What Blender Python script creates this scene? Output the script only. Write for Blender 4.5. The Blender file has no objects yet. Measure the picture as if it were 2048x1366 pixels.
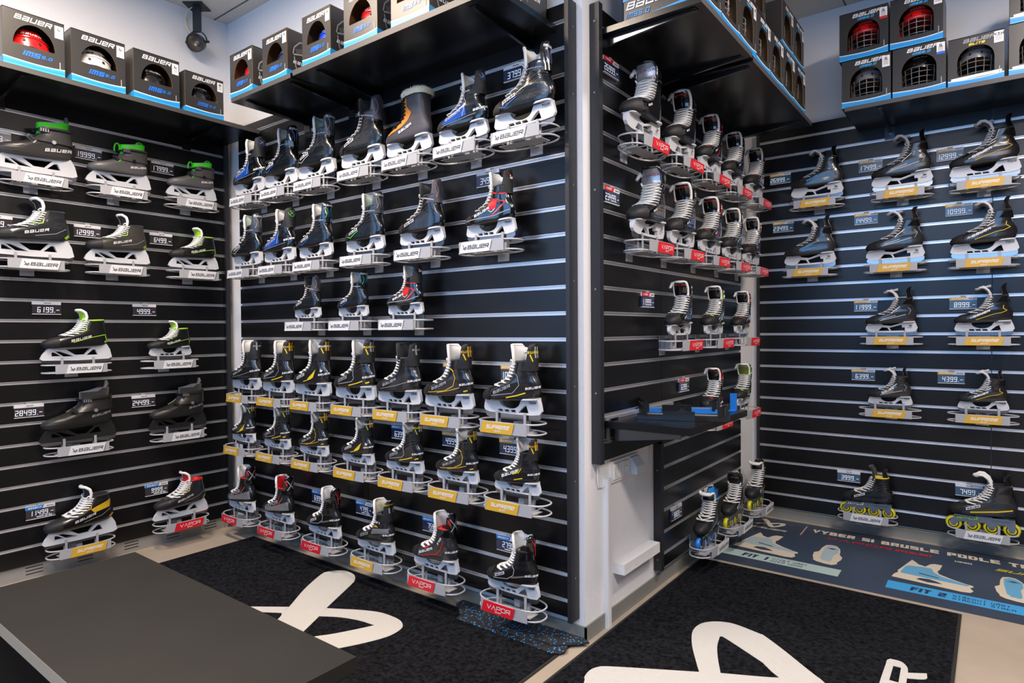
import bpy, math, random
import numpy as np
from mathutils import Vector, Matrix
from mathutils.geometry import tessellate_polygon
random.seed(7)
PI = math.pi
C = bpy.context.scene.collection
CAM_H = 1.195

# ------------------------------------------------------------------ materials
MATS = {}
def lin(c):
    return tuple(((v/255.0)/12.92 if v/255.0 <= .04045 else ((v/255.0+.055)/1.055)**2.4) for v in c)
def mat(name, rgb=(128,128,128), rough=.5, metal=0.0, noise=0.0, nscale=40, bump=0.0, bscale=200, coat=0.0, spec=.5, emit=0.0, sheen=0.0, alpha=None):
    if name in MATS: return MATS[name]
    m = bpy.data.materials.new(name); m.use_nodes = True
    nt = m.node_tree; b = nt.nodes['Principled BSDF']
    col = lin(rgb)+(1,)
    b.inputs['Base Color'].default_value = col
    b.inputs['Roughness'].default_value = rough
    b.inputs['Metallic'].default_value = metal
    b.inputs['Specular IOR Level'].default_value = spec
    b.inputs['Coat Weight'].default_value = coat
    b.inputs['Coat Roughness'].default_value = .08
    if sheen: b.inputs['Sheen Weight'].default_value = sheen
    if emit:
        b.inputs['Emission Color'].default_value = col
        b.inputs['Emission Strength'].default_value = emit
    tc = nt.nodes.new('ShaderNodeTexCoord')
    if noise:
        n = nt.nodes.new('ShaderNodeTexNoise'); n.inputs['Scale'].default_value = nscale; n.inputs['Detail'].default_value = 5
        nt.links.new(tc.outputs['Object'], n.inputs['Vector'])
        r = nt.nodes.new('ShaderNodeValToRGB')
        r.color_ramp.elements[0].color = tuple(v*(1-noise) for v in col[:3])+(1,)
        r.color_ramp.elements[1].color = tuple(min(1, v*(1+noise)) for v in col[:3])+(1,)
        r.color_ramp.elements[0].position = .3; r.color_ramp.elements[1].position = .7
        nt.links.new(n.outputs['Fac'], r.inputs['Fac']); nt.links.new(r.outputs['Color'], b.inputs['Base Color'])
    if bump:
        n2 = nt.nodes.new('ShaderNodeTexNoise'); n2.inputs['Scale'].default_value = bscale; n2.inputs['Detail'].default_value = 4
        nt.links.new(tc.outputs['Object'], n2.inputs['Vector'])
        bp = nt.nodes.new('ShaderNodeBump'); bp.inputs['Strength'].default_value = bump; bp.inputs['Distance'].default_value = .004
        nt.links.new(n2.outputs['Fac'], bp.inputs['Height']); nt.links.new(bp.outputs['Normal'], b.inputs['Normal'])
    MATS[name] = m
    return m

def carbon(name, c1, c2, rough=.25, scale=260):
    """woven / textured boot shell"""
    if name in MATS: return MATS[name]
    m = mat(name, c1, rough, coat=.6)
    nt = m.node_tree; b = nt.nodes['Principled BSDF']; tc = nt.nodes.new('ShaderNodeTexCoord')
    ck = nt.nodes.new('ShaderNodeTexChecker'); ck.inputs['Scale'].default_value = scale
    ck.inputs['Color1'].default_value = lin(c1)+(1,); ck.inputs['Color2'].default_value = lin(c2)+(1,)
    nt.links.new(tc.outputs['Object'], ck.inputs['Vector']); nt.links.new(ck.outputs['Color'], b.inputs['Base Color'])
    return m

BLK = mat('black plastic', (16,16,17), .32, coat=.3)
BLKM = mat('black matte rubber', (20,20,21), .62)
BLKG = mat('black gloss shell', (13,13,15), .16, coat=.8)
FACE = mat('charcoal facing', (42,42,45), .6)
PIPE = mat('grey piping', (84,85,90), .35)
BLKF = mat('black felt', (24,24,25), .95, sheen=.3)
WHT = mat('white holder plastic', (200,202,206), .32)
WHTF = mat('white felt', (226,224,219), .9, bump=.3, bscale=500)
LACE = mat('white lace', (224,224,222), .85, bump=.5, bscale=900)
LACEG = mat('grey lace', (206,207,210), .85, bump=.5, bscale=900)
STEEL = mat('steel runner', (150,151,155), .22, metal=1)
STAND = mat('grey powder coat', (158,159,163), .42)
WIRE = mat('silver wire', (176,176,180), .35)
CHROME = mat('chrome', (150,152,156), .16, metal=1)
ALU = mat('aluminium insert', (214,214,217), .34, metal=.8)
YEL = mat('yellow print', (214,188,28), .4)
GOLD = mat('gold card', (201,158,46), .45)
REDC = mat('red card', (206,26,40), .4)
WCARD = mat('white card', (208,209,212), .45)
RED = mat('red print', (200,24,28), .4)
BLUE = mat('blue print', (26,96,190), .35)
SKY = mat('sky blue print', (48,150,214), .4)
GRN = mat('green print', (70,190,50), .4)
LIME = mat('lime print', (150,205,40), .5)
NEON = mat('neon green strap', (70,215,30), .6)
WPR = mat('white print', (226,226,226), .45)
GPR = mat('grey print', (150,152,156), .4)
DPR = mat('dark print', (24,26,34), .5)
SILV = mat('silver print', (168,170,176), .25, metal=.7)

# ------------------------------------------------------------------ mesh helpers
class MB:
    def __init__(s): s.v = []; s.f = []; s.m = []; s.mats = []
    def mi(s, m):
        if m not in s.mats: s.mats.append(m)
        return s.mats.index(m)
    def face(s, idx, m): s.f.append(idx); s.m.append(s.mi(m))
    def add(s, pts):
        k = len(s.v); s.v += [tuple(p) for p in pts]; return k
    def box(s, x0, x1, y0, y1, z0, z1, m):
        k = s.add([(x0,y0,z0),(x1,y0,z0),(x1,y1,z0),(x0,y1,z0),(x0,y0,z1),(x1,y0,z1),(x1,y1,z1),(x0,y1,z1)])
        for q in ((0,3,2,1),(4,5,6,7),(0,1,5,4),(1,2,6,5),(2,3,7,6),(3,0,4,7)): s.face([k+i for i in q], m)
    def quad(s, pts, m): k = s.add(pts); s.face([k+i for i in range(len(pts))], m)
    def grid(s, rows, m, closed=False, flip=False):
        n = len(rows[0]); k = s.add([p for r in rows for p in r])
        for i in range(len(rows)-1):
            for j in range(n if closed else n-1):
                a = k+i*n+j; b = k+i*n+(j+1) % n; q = [a, b, b+n, a+n]
                s.face(q[::-1] if flip else q, m)
        return k
    def shell(s, rows, t, mo, mi_, mr):
        """two-sided sheet: outer grid, inner grid offset by t along the inverse normal, rim closed"""
        A = np.array(rows, float); nu, nv = A.shape[:2]
        du = np.gradient(A, axis=0); dv = np.gradient(A, axis=1)
        N = np.cross(du, dv); N /= (np.linalg.norm(N, axis=2, keepdims=True)+1e-9)
        Bm = A-N*t
        a = s.add(A.reshape(-1,3)); b = s.add(Bm.reshape(-1,3))
        for i in range(nu-1):
            for j in range(nv-1):
                q = [i*nv+j, (i+1)*nv+j, (i+1)*nv+j+1, i*nv+j+1]
                s.face([a+x for x in q], mo); s.face([b+x for x in q[::-1]], mi_)
        rim = [i*nv for i in range(nu)]+[(nu-1)*nv+j for j in range(1,nv)]+[i*nv+nv-1 for i in range(nu-2,-1,-1)]+[j for j in range(nv-2,0,-1)]
        for x, y in zip(rim, rim[1:]+rim[:1]): s.face([a+x, b+x, b+y, a+y], mr)
        return Bm
    def tube(s, pts, r, m, n=6, closed=False, flat=1.0):
        P = [Vector(p) for p in pts]; L = len(P); rows = []
        up = Vector((0,0,1)); pn = None
        for i in range(L):
            t = (P[(i+1) % L]-P[i-1]) if closed else (P[min(i+1,L-1)]-P[max(i-1,0)])
            t.normalize()
            if pn is None:
                a = up if abs(t.dot(up)) < .9 else Vector((1,0,0)); nn = (a-t*a.dot(t)).normalized()
            else:
                nn = pn-t*pn.dot(t)
                nn = nn.normalized() if nn.length > 1e-6 else pn
            pn = nn; bb = t.cross(nn)
            rr = r[i] if isinstance(r, (list,tuple)) else r
            rows.append([P[i]+nn*(rr*flat*math.cos(2*PI*j/n))+bb*(rr*math.sin(2*PI*j/n)) for j in range(n)])
        if closed: rows.append(rows[0])
        k = s.grid(rows, m, True)
        if not closed:
            s.face([k+j for j in range(n)][::-1], m); s.face([k+(L-1)*n+j for j in range(n)], m)
    def cyl(s, c, axis, r, h, m, n=20, r2=None, cap=True):
        c = Vector(c); ax = Vector(axis).normalized(); a = ax.orthogonal().normalized(); b = ax.cross(a)
        r2 = r if r2 is None else r2
        rows = [[c+ax*(t*h)+(a*math.cos(2*PI*j/n)+b*math.sin(2*PI*j/n))*rr for j in range(n)] for t, rr in ((-.5,r),(.5,r2))]
        k = s.grid(rows, m, True)
        if cap: s.face([k+j for j in range(n)][::-1], m); s.face([k+n+j for j in range(n)], m)
    def lathe(s, prof, m, n=20, M=None):
        rows = [[Vector((r*math.cos(2*PI*j/n), r*math.sin(2*PI*j/n), z)) for j in range(n)] for r, z in prof]
        if M is not None: rows = [[M @ p for p in r] for r in rows]
        s.grid(rows, m, True)
    def prism(s, outer, holes, f0, f1, m, mside=None, mback=None):
        """outer/holes 2D loops; f0,f1 map (a,b)->3D for the two caps"""
        loops = [outer]+list(holes); flat = [p for l in loops for p in l]
        tr = tessellate_polygon([[Vector((p[0],p[1],0)) for p in l] for l in loops])
        a = s.add([f0(*p) for p in flat]); b = s.add([f1(*p) for p in flat])
        for t in tr:
            P = [flat[i] for i in t]
            ar = (P[1][0]-P[0][0])*(P[2][1]-P[0][1])-(P[2][0]-P[0][0])*(P[1][1]-P[0][1])
            t = list(t) if ar > 0 else list(t)[::-1]
            s.face([a+i for i in t], m); s.face([b+i for i in t[::-1]], mback or m)
        o = 0
        for l in loops:
            n = len(l)
            for i in range(n):
                j = (i+1) % n
                s.face([a+o+i, b+o+i, b+o+j, a+o+j], mside or m)
            o += n
    def mesh(s, name, smooth=False, ang=35, fix=True):
        me = bpy.data.meshes.new(name); me.from_pydata(s.v, [], s.f); 
        for m in s.mats: me.materials.append(m)
        me.polygons.foreach_set('material_index', s.m)
        if fix:
            import bmesh
            bm = bmesh.new(); bm.from_mesh(me); bmesh.ops.recalc_face_normals(bm, faces=bm.faces); bm.to_mesh(me); bm.free()
        if smooth:
            me.polygons.foreach_set('use_smooth', [True]*len(me.polygons)); me.set_sharp_from_angle(angle=math.radians(ang))
        me.update(); return me

def obj(name, me, parent=None):
    o = bpy.data.objects.new(name, me); C.objects.link(o)
    if parent is not None: o.parent = parent
    return o
def thing(name, label, cat, M=None, group=None):
    o = bpy.data.objects.new(name, None); C.objects.link(o); o.empty_display_size = .05
    if M is not None: o.matrix_world = M
    o['label'] = label; o['category'] = cat
    if group: o['group'] = group
    return o
def tag(o, label, cat, group=None):
    o['label'] = label; o['category'] = cat
    if group: o['group'] = group
    return o
def struct(name, mb, smooth=False, fix=True):
    o = obj(name, mb.mesh(name, smooth, fix=fix)); o['kind'] = 'structure'; return o

# ------------------------------------------------------------------ stroke lettering
GL = {'A':'0,0 0,1 1,1 1,0|0,.42 1,.42','v':'0,0 .5,1 1,0','B':'0,0 0,1 .92,1 .92,.56 1,.46 1,0 0,0|0,.52 .93,.52','U':'0,1 0,0 1,0 1,1','E':'1,1 0,1 0,0 1,0|0,.5 .9,.5',
'e':'1,0 0,0 0,1 1,1 1,.5 0,.5','R':'0,0 0,1 1,1 1,.48 0,.48|.4,.48 1,0','a':'0,1 1,1 1,0 0,0 0,.5 1,.5','S':'1,1 0,1 0,.5 1,.5 1,0 0,0','P':'0,0 0,1 1,1 1,.42 0,.42',
'M':'0,0 0,1 1,1 1,0|.5,1 .5,0','V':'0,1 .5,0 1,1','O':'0,0 0,1 1,1 1,0 0,0','I':'.5,0 .5,1','T':'0,1 1,1|.5,1 .5,0','Y':'0,1 .5,.5 1,1|.5,.5 .5,0','L':'0,1 0,0 1,0',
'D':'0,0 0,1 .8,1 1,.8 1,.2 .8,0 0,0','H':'0,0 0,1|1,0 1,1|0,.5 1,.5','N':'0,0 0,1 1,0 1,1','Z':'0,1 1,1 0,0 1,0','K':'0,0 0,1|1,1 0,.5 1,0','F':'0,0 0,1 1,1|0,.5 .8,.5',
'C':'1,1 0,1 0,0 1,0','X':'0,0 1,1|0,1 1,0','Í':'.5,0 .5,1|.4,1.2 .8,1.4','Ý':'0,1 .5,.5 1,1|.5,.5 .5,0|.4,1.2 .8,1.4','Á':'0,0 0,1 1,1 1,0|0,.42 1,.42|.4,1.2 .8,1.4',
'Ú':'0,1 0,0 1,0 1,1|.4,1.2 .8,1.4','Ř':'0,0 0,1 1,1 1,.48 0,.48|.4,.48 1,0|.2,1.4 .5,1.2 .8,1.4','Š':'1,1 0,1 0,.5 1,.5 1,0 0,0|.2,1.4 .5,1.2 .8,1.4',
'0':'0,0 0,1 1,1 1,0 0,0','1':'.8,0 .8,1','2':'0,1 1,1 1,.5 0,.5 0,0 1,0','3':'0,1 1,1 1,0 0,0|.1,.5 1,.5','4':'0,1 0,.5 1,.5|1,1 1,0','5':'1,1 0,1 0,.5 1,.5 1,0 0,0',
'6':'1,1 0,1 0,0 1,0 1,.5 0,.5','7':'0,1 1,1 1,0','8':'0,0 0,1 1,1 1,0 0,0|0,.5 1,.5','9':'0,0 1,0 1,1 0,1 0,.5 1,.5','.':'.4,0 .6,0','-':'0,.45 1,.45',' ':'',
'%':'0,1 .52,0 1,.28 .92,.6 .37,.31|0,.15 .36,.31','=':'0,.5 1,.5'}
def text2d(s, h=1.0, w=.8, gap=.32, st=.2, shear=.25):
    """list of stroke quads (4 2D points) for a string of height h, starting at 0,0; also total width"""
    out = []; x = 0.0; half = st*h/2
    for ch in s:
        cw = w*h*(1.15 if ch in 'MΛ%' else .35 if ch in '.I ' else 1)
        cw = w*h*.6 if ch == ' ' else cw
        pls = []
        for pl in GL[ch].split('|'):
            if not pl: continue
            P = [tuple(float(v) for v in q.split(',')) for q in pl.split()]
            pls.append([Vector((x+half+p[0]*(cw-2*half), half+p[1]*(h-2*half))) for p in P])
        segs = [(k, i, pl[i], pl[i+1]) for k, pl in enumerate(pls) for i in range(len(pl)-1)]
        def onseg(p, skip):
            for k, i, a, b in segs:
                if (k, i) in skip: continue
                d = b-a; t = max(0, min(1, (p-a).dot(d)/max(1e-12, d.dot(d))))
                if (a+d*t-p).length < half*.6: return True
            return False
        for k, pl in enumerate(pls):
            P = list(pl); n = len(P); closed = n > 3 and (P[0]-P[-1]).length < 1e-6
            if not closed:
                for e, q, si in ((0, 1, 0), (n-1, n-2, n-2)):
                    d = (P[e]-P[q]).normalized()
                    P[e] = P[e]-d*half if onseg(pl[e], {(k, si)}) else P[e]+d*half
            lo = []; hi = []
            for i in range(n):
                d0 = (P[i]-P[i-1]).normalized() if i > 0 else ((P[0]-P[-2]).normalized() if closed else None)
                d1 = (P[i+1]-P[i]).normalized() if i < n-1 else ((P[1]-P[0]).normalized() if closed else None)
                d0 = d0 or d1; d1 = d1 or d0
                n0 = Vector((-d0.y, d0.x)); m_ = (n0+Vector((-d1.y, d1.x)))
                m_ = m_.normalized() if m_.length > 1e-6 else n0
                o = m_*(half/max(.45, m_.dot(n0))); lo.append(P[i]-o); hi.append(P[i]+o)
            for i in range(n-1):
                out.append([(p.x+shear*p.y, p.y) for p in (lo[i], lo[i+1], hi[i+1], hi[i])])
        x += cw+gap*h
    return out, x-gap*h
def put_text(mb, s, fmap, m, h, maxlen=None, center=False, **k):
    q, w = text2d(s, h, **k); dx = -w/2 if center else 0
    for A, B, Cc, D in q:
        n = 1
        if maxlen: n = max(1, int(math.ceil(math.hypot(B[0]-A[0], B[1]-A[1])/maxlen)))
        lo = [(A[0]+(B[0]-A[0])*i/n+dx, A[1]+(B[1]-A[1])*i/n) for i in range(n+1)]
        hi = [(D[0]+(Cc[0]-D[0])*i/n+dx, D[1]+(Cc[1]-D[1])*i/n) for i in range(n+1)]
        mb.grid([[fmap(*p) for p in lo], [fmap(*p) for p in hi]], m)
    return w
def plane(o, ux, uy):
    o, ux, uy = Vector(o), Vector(ux), Vector(uy)
    return lambda a, b: o+ux*a+uy*b

# ------------------------------------------------------------------ skates
SH = {
 'player': dict(z=[.066,.070,.078,.092,.108,.120,.127,.134,.142,.151,.161,.172,.186,.203,.220,.236],
   b=[-.112,-.125,-.133,-.139,-.141,-.141,-.140,-.138,-.135,-.131,-.126,-.121,-.117,-.115,-.116,-.119],
   f=[.126,.136,.141,.142,.132,.111,.090,.069,.046,.026,.010,.000,-.009,-.017,-.023,-.028],
   w=[.036,.041,.044,.045,.0445,.0435,.042,.041,.040,.038,.0365,.036,.036,.037,.038,.039]),
 'goalie': dict(z=[.066,.070,.078,.092,.106,.116,.123,.130,.139,.149,.160,.172,.186,.200,.212],
   b=[-.112,-.125,-.133,-.139,-.141,-.141,-.140,-.138,-.136,-.134,-.131,-.128,-.126,-.124,-.124],
   f=[.126,.140,.148,.151,.144,.126,.104,.080,.052,.030,.012,.000,-.010,-.018,-.022],
   w=[.032,.039,.043,.046,.047,.047,.0465,.045,.042,.040,.038,.0375,.0375,.038,.039]),
 'shell': dict(z=[.066,.070,.078,.092,.106,.116,.123,.130,.139,.149,.160,.170,.180],
   b=[-.114,-.127,-.135,-.139,-.139,-.138,-.136,-.134,-.132,-.130,-.128,-.127,-.126],
   f=[.126,.142,.150,.152,.142,.122,.098,.074,.050,.030,.014,.004,-.002],
   w=[.034,.041,.045,.048,.049,.049,.048,.047,.045,.043,.041,.040,.039]),
 'fur': dict(z=[.066,.070,.078,.092,.108,.120,.130,.140,.152,.166,.182,.200,.220,.245,.268],
   b=[-.112,-.125,-.133,-.138,-.139,-.137,-.134,-.131,-.128,-.125,-.122,-.120,-.120,-.121,-.121],
   f=[.118,.132,.140,.142,.132,.108,.084,.060,.038,.022,.012,.008,.007,.008,.008],
   w=[.030,.037,.041,.043,.044,.044,.043,.042,.041,.040,.041,.043,.045,.046,.046]),
}
FX = [0,.2,.4,.72,1]; FY = [.80,.80,.83,1.12,1.04]
PE = 2.5
def ZS(z): return .0795+(z-.066)*.915   # height of the boot above the ice
class Boot:
    def __init__(s, kind):
        d = SH[kind]; s.d = d; s.tab = {}; s.zk = np.array(d['z']); s.top = d['z'][-1]; s.z0 = d['z'][0]
    def par(s, z):
        d = s.d; return (np.interp(z, s.zk, d['b']), np.interp(z, s.zk, d['f']), np.interp(z, s.zk, d['w']))
    def mod(s, sx, z):
        k = min(1, max(0, (z-.115)/.06)); return (1-k)*np.interp(sx, FX, FY)+k*1.0
    def P(s, z, th, off=0.0):
        b, f, w = s.par(z); c = (b+f)/2; a = (f-b)/2
        ct, st = math.cos(th), math.sin(th)
        x = c+(a+off)*math.copysign(abs(ct)**(2/PE), ct)
        y = (w*s.mod((x-b)/(f-b), z)+off)*math.copysign(abs(st)**(2/PE), st)
        return (x, y, ZS(z)-.045*x)
    def side(s, x, z):
        b, f, w = s.par(z); sx = min(.995, max(.005, (x-b)/(f-b)))
        return w*s.mod(sx, z)*(1-abs(2*sx-1)**PE)**(1/PE)
    def D(s, x, z, eps=.0012):
        y = s.side(x, z); h = .003
        dx = (s.side(x+h, z)-s.side(x-h, z))/(2*h); dz = (s.side(x, z+h)-s.side(x, z-h))/(2*h)
        n = Vector((-dx, 1, -dz)); n.normalize()
        p = Vector((x, y, z))+n*eps
        return (p.x, p.y, ZS(p.z)-.045*p.x)
    def W(s, x0, z, a, eps=.0014):
        """point reached by walking arc length a round the heel from the side point (x0, z)"""
        key = round(z, 4)
        if key not in s.tab:
            th = np.linspace(.2, 1.75*PI, 240); p = np.array([s.P(z, t)[:2] for t in th]); L = np.concatenate([[0], np.cumsum(np.hypot(*np.diff(p, axis=0).T))])
            s.tab[key] = (th, p[:,0], L)
        th, xs, L = s.tab[key]; h = int(np.argmin(xs)); l0 = np.interp(-x0, -xs[:h], L[:h])
        return s.P(z, float(np.interp(l0+a, L, th)), eps)
    def thx(s, z, x):
        b, f, w = s.par(z); c = (b+f)/2; a = (f-b)/2
        if f <= x+1e-4: return None
        return math.acos(max(0, (x-c)/a)**(PE/2))
    def thy(s, z, y):
        b, f, w = s.par(z); return math.asin(min(1, y/w)**(PE/2))

def ribbon(mb, B, pts, wd, m, eps=.0021):
    """a stripe of width wd laid on the boot side along (x,z) points"""
    dense = []
    for a, b in zip(pts, pts[1:]):
        n = max(2, int(math.hypot(b[0]-a[0], b[1]-a[1])/.005))
        for i in range(n): dense.append((a[0]+(b[0]-a[0])*i/n, a[1]+(b[1]-a[1])*i/n))
    dense.append(pts[-1]); lo = []; hi = []
    for i, p in enumerate(dense):
        q0 = dense[max(0,i-1)]; q1 = dense[min(len(dense)-1,i+1)]
        d = Vector((q1[0]-q0[0], q1[1]-q0[1])).normalized(); n = Vector((-d.y, d.x))*wd/2
        lo.append(B.D(p[0]-n.x, p[1]-n.y, eps)); hi.append(B.D(p[0]+n.x, p[1]+n.y, eps))
    mb.grid([lo, hi], m)
def patch(mb, B, lower, upper, m, eps=.0015, n=30, k=12):
    def res(pl):
        t = np.linspace(0, len(pl)-1, n); i = np.arange(len(pl)); a = np.array(pl, float)
        return np.stack([np.interp(t, i, a[:,0]), np.interp(t, i, a[:,1])], 1)
    L = res(lower); U = res(upper)
    mb.grid([[B.D(*(L[j]*(1-q)+U[j]*q), eps) for j in range(n)] for q in np.linspace(0,1,k)], m)
def stext(mb, B, s, x, z, ang, h, m, eps=.0027, **k):
    c, sn = math.cos(ang), math.sin(ang)
    if x < -.025 and abs(ang) < .5:
        return put_text(mb, s, lambda a, b: B.W(x, min(B.top, z+a*sn+b*c), a*c-b*sn, eps), m, h, maxlen=.006, **k)
    return put_text(mb, s, lambda a, b: B.D(x-(a*c-b*sn), z+a*sn+b*c, eps), m, h, maxlen=.006, **k)

_hold = {}
def holder_mesh(kind, m):
    key = (kind, m.name)
    if key in _hold: return _hold[key]
    mb = MB()
    def yo(z, top=.0145, bot=.0062): return bot+(top-bot)*max(0, min(1, (z-.035)/.04))**1.3
    def t(z, x): return (z-.045*x*min(1, max(0, (z-.03)/.03)))*1.19
    f0 = lambda x, z: (x, yo(z), t(z, x)); f1 = lambda x, z: (x, -yo(z), t(z, x))
    arc = lambda cx, cz, rx, rz, a0, a1, n=9: [(cx+rx*math.cos(math.radians(a0+(a1-a0)*i/n)), cz+rz*math.sin(math.radians(a0+(a1-a0)*i/n))) for i in range(n+1)]
    if kind == 'tuuk':
        o = [(.128,.071),(.137,.052),(.142,.036),(.136,.026),(.11,.0205),(0,.018),(-.10,.019),(-.138,.023),(-.149,.034),(-.143,.050),(-.131,.072),(-.058,.072),(-.052,.064)]
        o += arc(.004,.064,.052,.028,192,345,12)+[(.058,.066),(.064,.071)]
        holes = [[(x,.0235),(x-.027,.0235),(x-.020,.0335),(x+.004,.0325)][::-1] for x in (.066,.034,.002)]+[[(-.034,.0240),(-.086,.0255),(-.076,.050),(-.062,.045),(-.046,.0345)][::-1]]
    elif kind == 'edge':
        o = [(.126,.071),(.140,.052),(.142,.036),(.128,.024),(.1,.019),(0,.018),(-.10,.019),(-.138,.024),(-.147,.040),(-.131,.072),(-.052,.072),(-.046,.062),(.0,.052),(.045,.060),(.052,.071)]
        holes = [[(.070,.026),(.006,.026),(.018,.043),(.05,.047)][::-1],[(-.002,.026),(-.078,.028),(-.078,.043),(-.062,.043),(-.062,.056),(-.044,.054),(.008,.043)][::-1]]
    else:
        o = [(.122,.071),(.150,.040),(.160,.020),(.15,.013),(0,.010),(-.14,.013),(-.158,.020),(-.148,.05),(-.131,.072)]
        holes = [[(.112,.030),(.072,.030),(.100,.048),(.112,.050)][::-1],[(.062,.028),(.016,.028),(.078,.052),(.098,.054)][::-1],[(.010,.034),(-.030,.034),(-.060,.060),(.052,.060)][::-1],[(-.040,.032),(-.092,.032),(-.080,.052),(-.068,.052)][::-1]]
    mb.prism(o, holes, f0, f1, m)
    if kind != 'truss':
        for x0, x1 in ((.13,.050),(-.05,-.133)):   # tower flanges under the sole
            n = 10; rows = []
            for zz in (.0665,.0715):
                r = []
                for i in range(n+1):
                    x = x0+(x1-x0)*i/n; r.append((x, .030*(1-abs(2*i/n-1)**4*.5), (zz-.045*x)*1.19))
                rows.append(r+[(p[0], -p[1], p[2]) for p in r[::-1]])
            k = mb.grid(rows, m, True); L = len(rows[0])
            mb.face([k+i for i in range(L)], m); mb.face([k+L+i for i in range(L)], m)
    _hold[key] = mb.mesh('blade_holder', True, 30); return _hold[key]
def runner_mesh(goalie, m=None):
    key = ('run', goalie)
    if key in _hold: return _hold[key]
    mb = MB()
    if goalie: o = [(.156,.022),(.155,.010),(.146,.002),(.12,0),(-.13,0),(-.152,.002),(-.157,.012),(-.155,.022)]
    else: o = [(.134,.028),(.139,.018),(.130,.006),(.105,.001),(.05,0),(-.1,0),(-.128,.002),(-.143,.012),(-.144,.028)]
    mb.prism(o, [], lambda x, z: (x,.0017,z*1.08), lambda x, z: (x,-.0017,z*1.08), STEEL)
    _hold[key] = mb.mesh('runner'); return _hold[key]

def guard_pt(u, v, hgt, style):
    z = .192+v*hgt
    w = np.interp(v, [0,.35,.7,.88,.96,1], [.041,.036,.034,.031,.024,.012])
    xb = np.interp(v, [0,.4,.7,1], [-.126,-.124,-.119,-.121]) if style != 'bent' else np.interp(v, [0,.35,.7,.9,1], [-.126,-.121,-.106,-.107,-.113])
    k = np.interp(v, [0,.25,.6,1], [.060,.034,.020,.016])
    a = u*1.25
    return (xb+k*(1-math.cos(a))/(1-math.cos(1.25)), w*math.sin(a)/math.sin(1.25), ZS(z)+.0055)

TONG = {'up':([(.008,.150),(-.016,.185),(-.029,.215),(-.036,.245),(-.033,.282),(-.020,.306)],[.026,.030,.035,.042,.043,.031]),
        'flop':([(.008,.150),(-.016,.185),(-.029,.215),(-.030,.242),(-.018,.272),(.002,.291),(.020,.293),(.031,.284)],[.026,.029,.032,.035,.038,.039,.036,.028]),
        'arch':([(.008,.150),(-.013,.185),(-.023,.215),(-.024,.245),(-.016,.280),(-.004,.308),(-.003,.313)],[.026,.029,.033,.037,.039,.035,.024]),
        'goal':([(.008,.150),(-.014,.180),(-.025,.205),(-.028,.232),(-.022,.256),(-.006,.270)],[.028,.032,.036,.040,.039,.028])}

def wheel_mesh(col):
    mb = MB(); M = Matrix.Rotation(PI/2, 4, 'X')
    R = .036
    mb.lathe([(.020,-.011),(.029,-.012),(.033,-.010),(.0355,-.005),(R,0),(.0355,.005),(.033,.010),(.029,.012),(.020,.011),(.020,-.011)], col, 28, M)
    return mb.mesh('wheel', True, 40)
def hub_mesh(col):
    mb = MB(); M = Matrix.Rotation(PI/2, 4, 'X')
    mb.lathe([(.020,-.0118),(.020,.0118)], col, 22, M)
    mb.cyl((0,0,0), (0,1,0), .0245, .0246, DPR, 26)
    mb.cyl((0,0,0), (0,1,0), .019, .0256, col, 22); mb.cyl((0,0,0), (0,1,0), .012, .0262, BLK, 18); mb.cyl((0,0,0), (0,1,0), .0085, .028, STEEL, 16)
    return mb.mesh('hub', True, 40)

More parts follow.
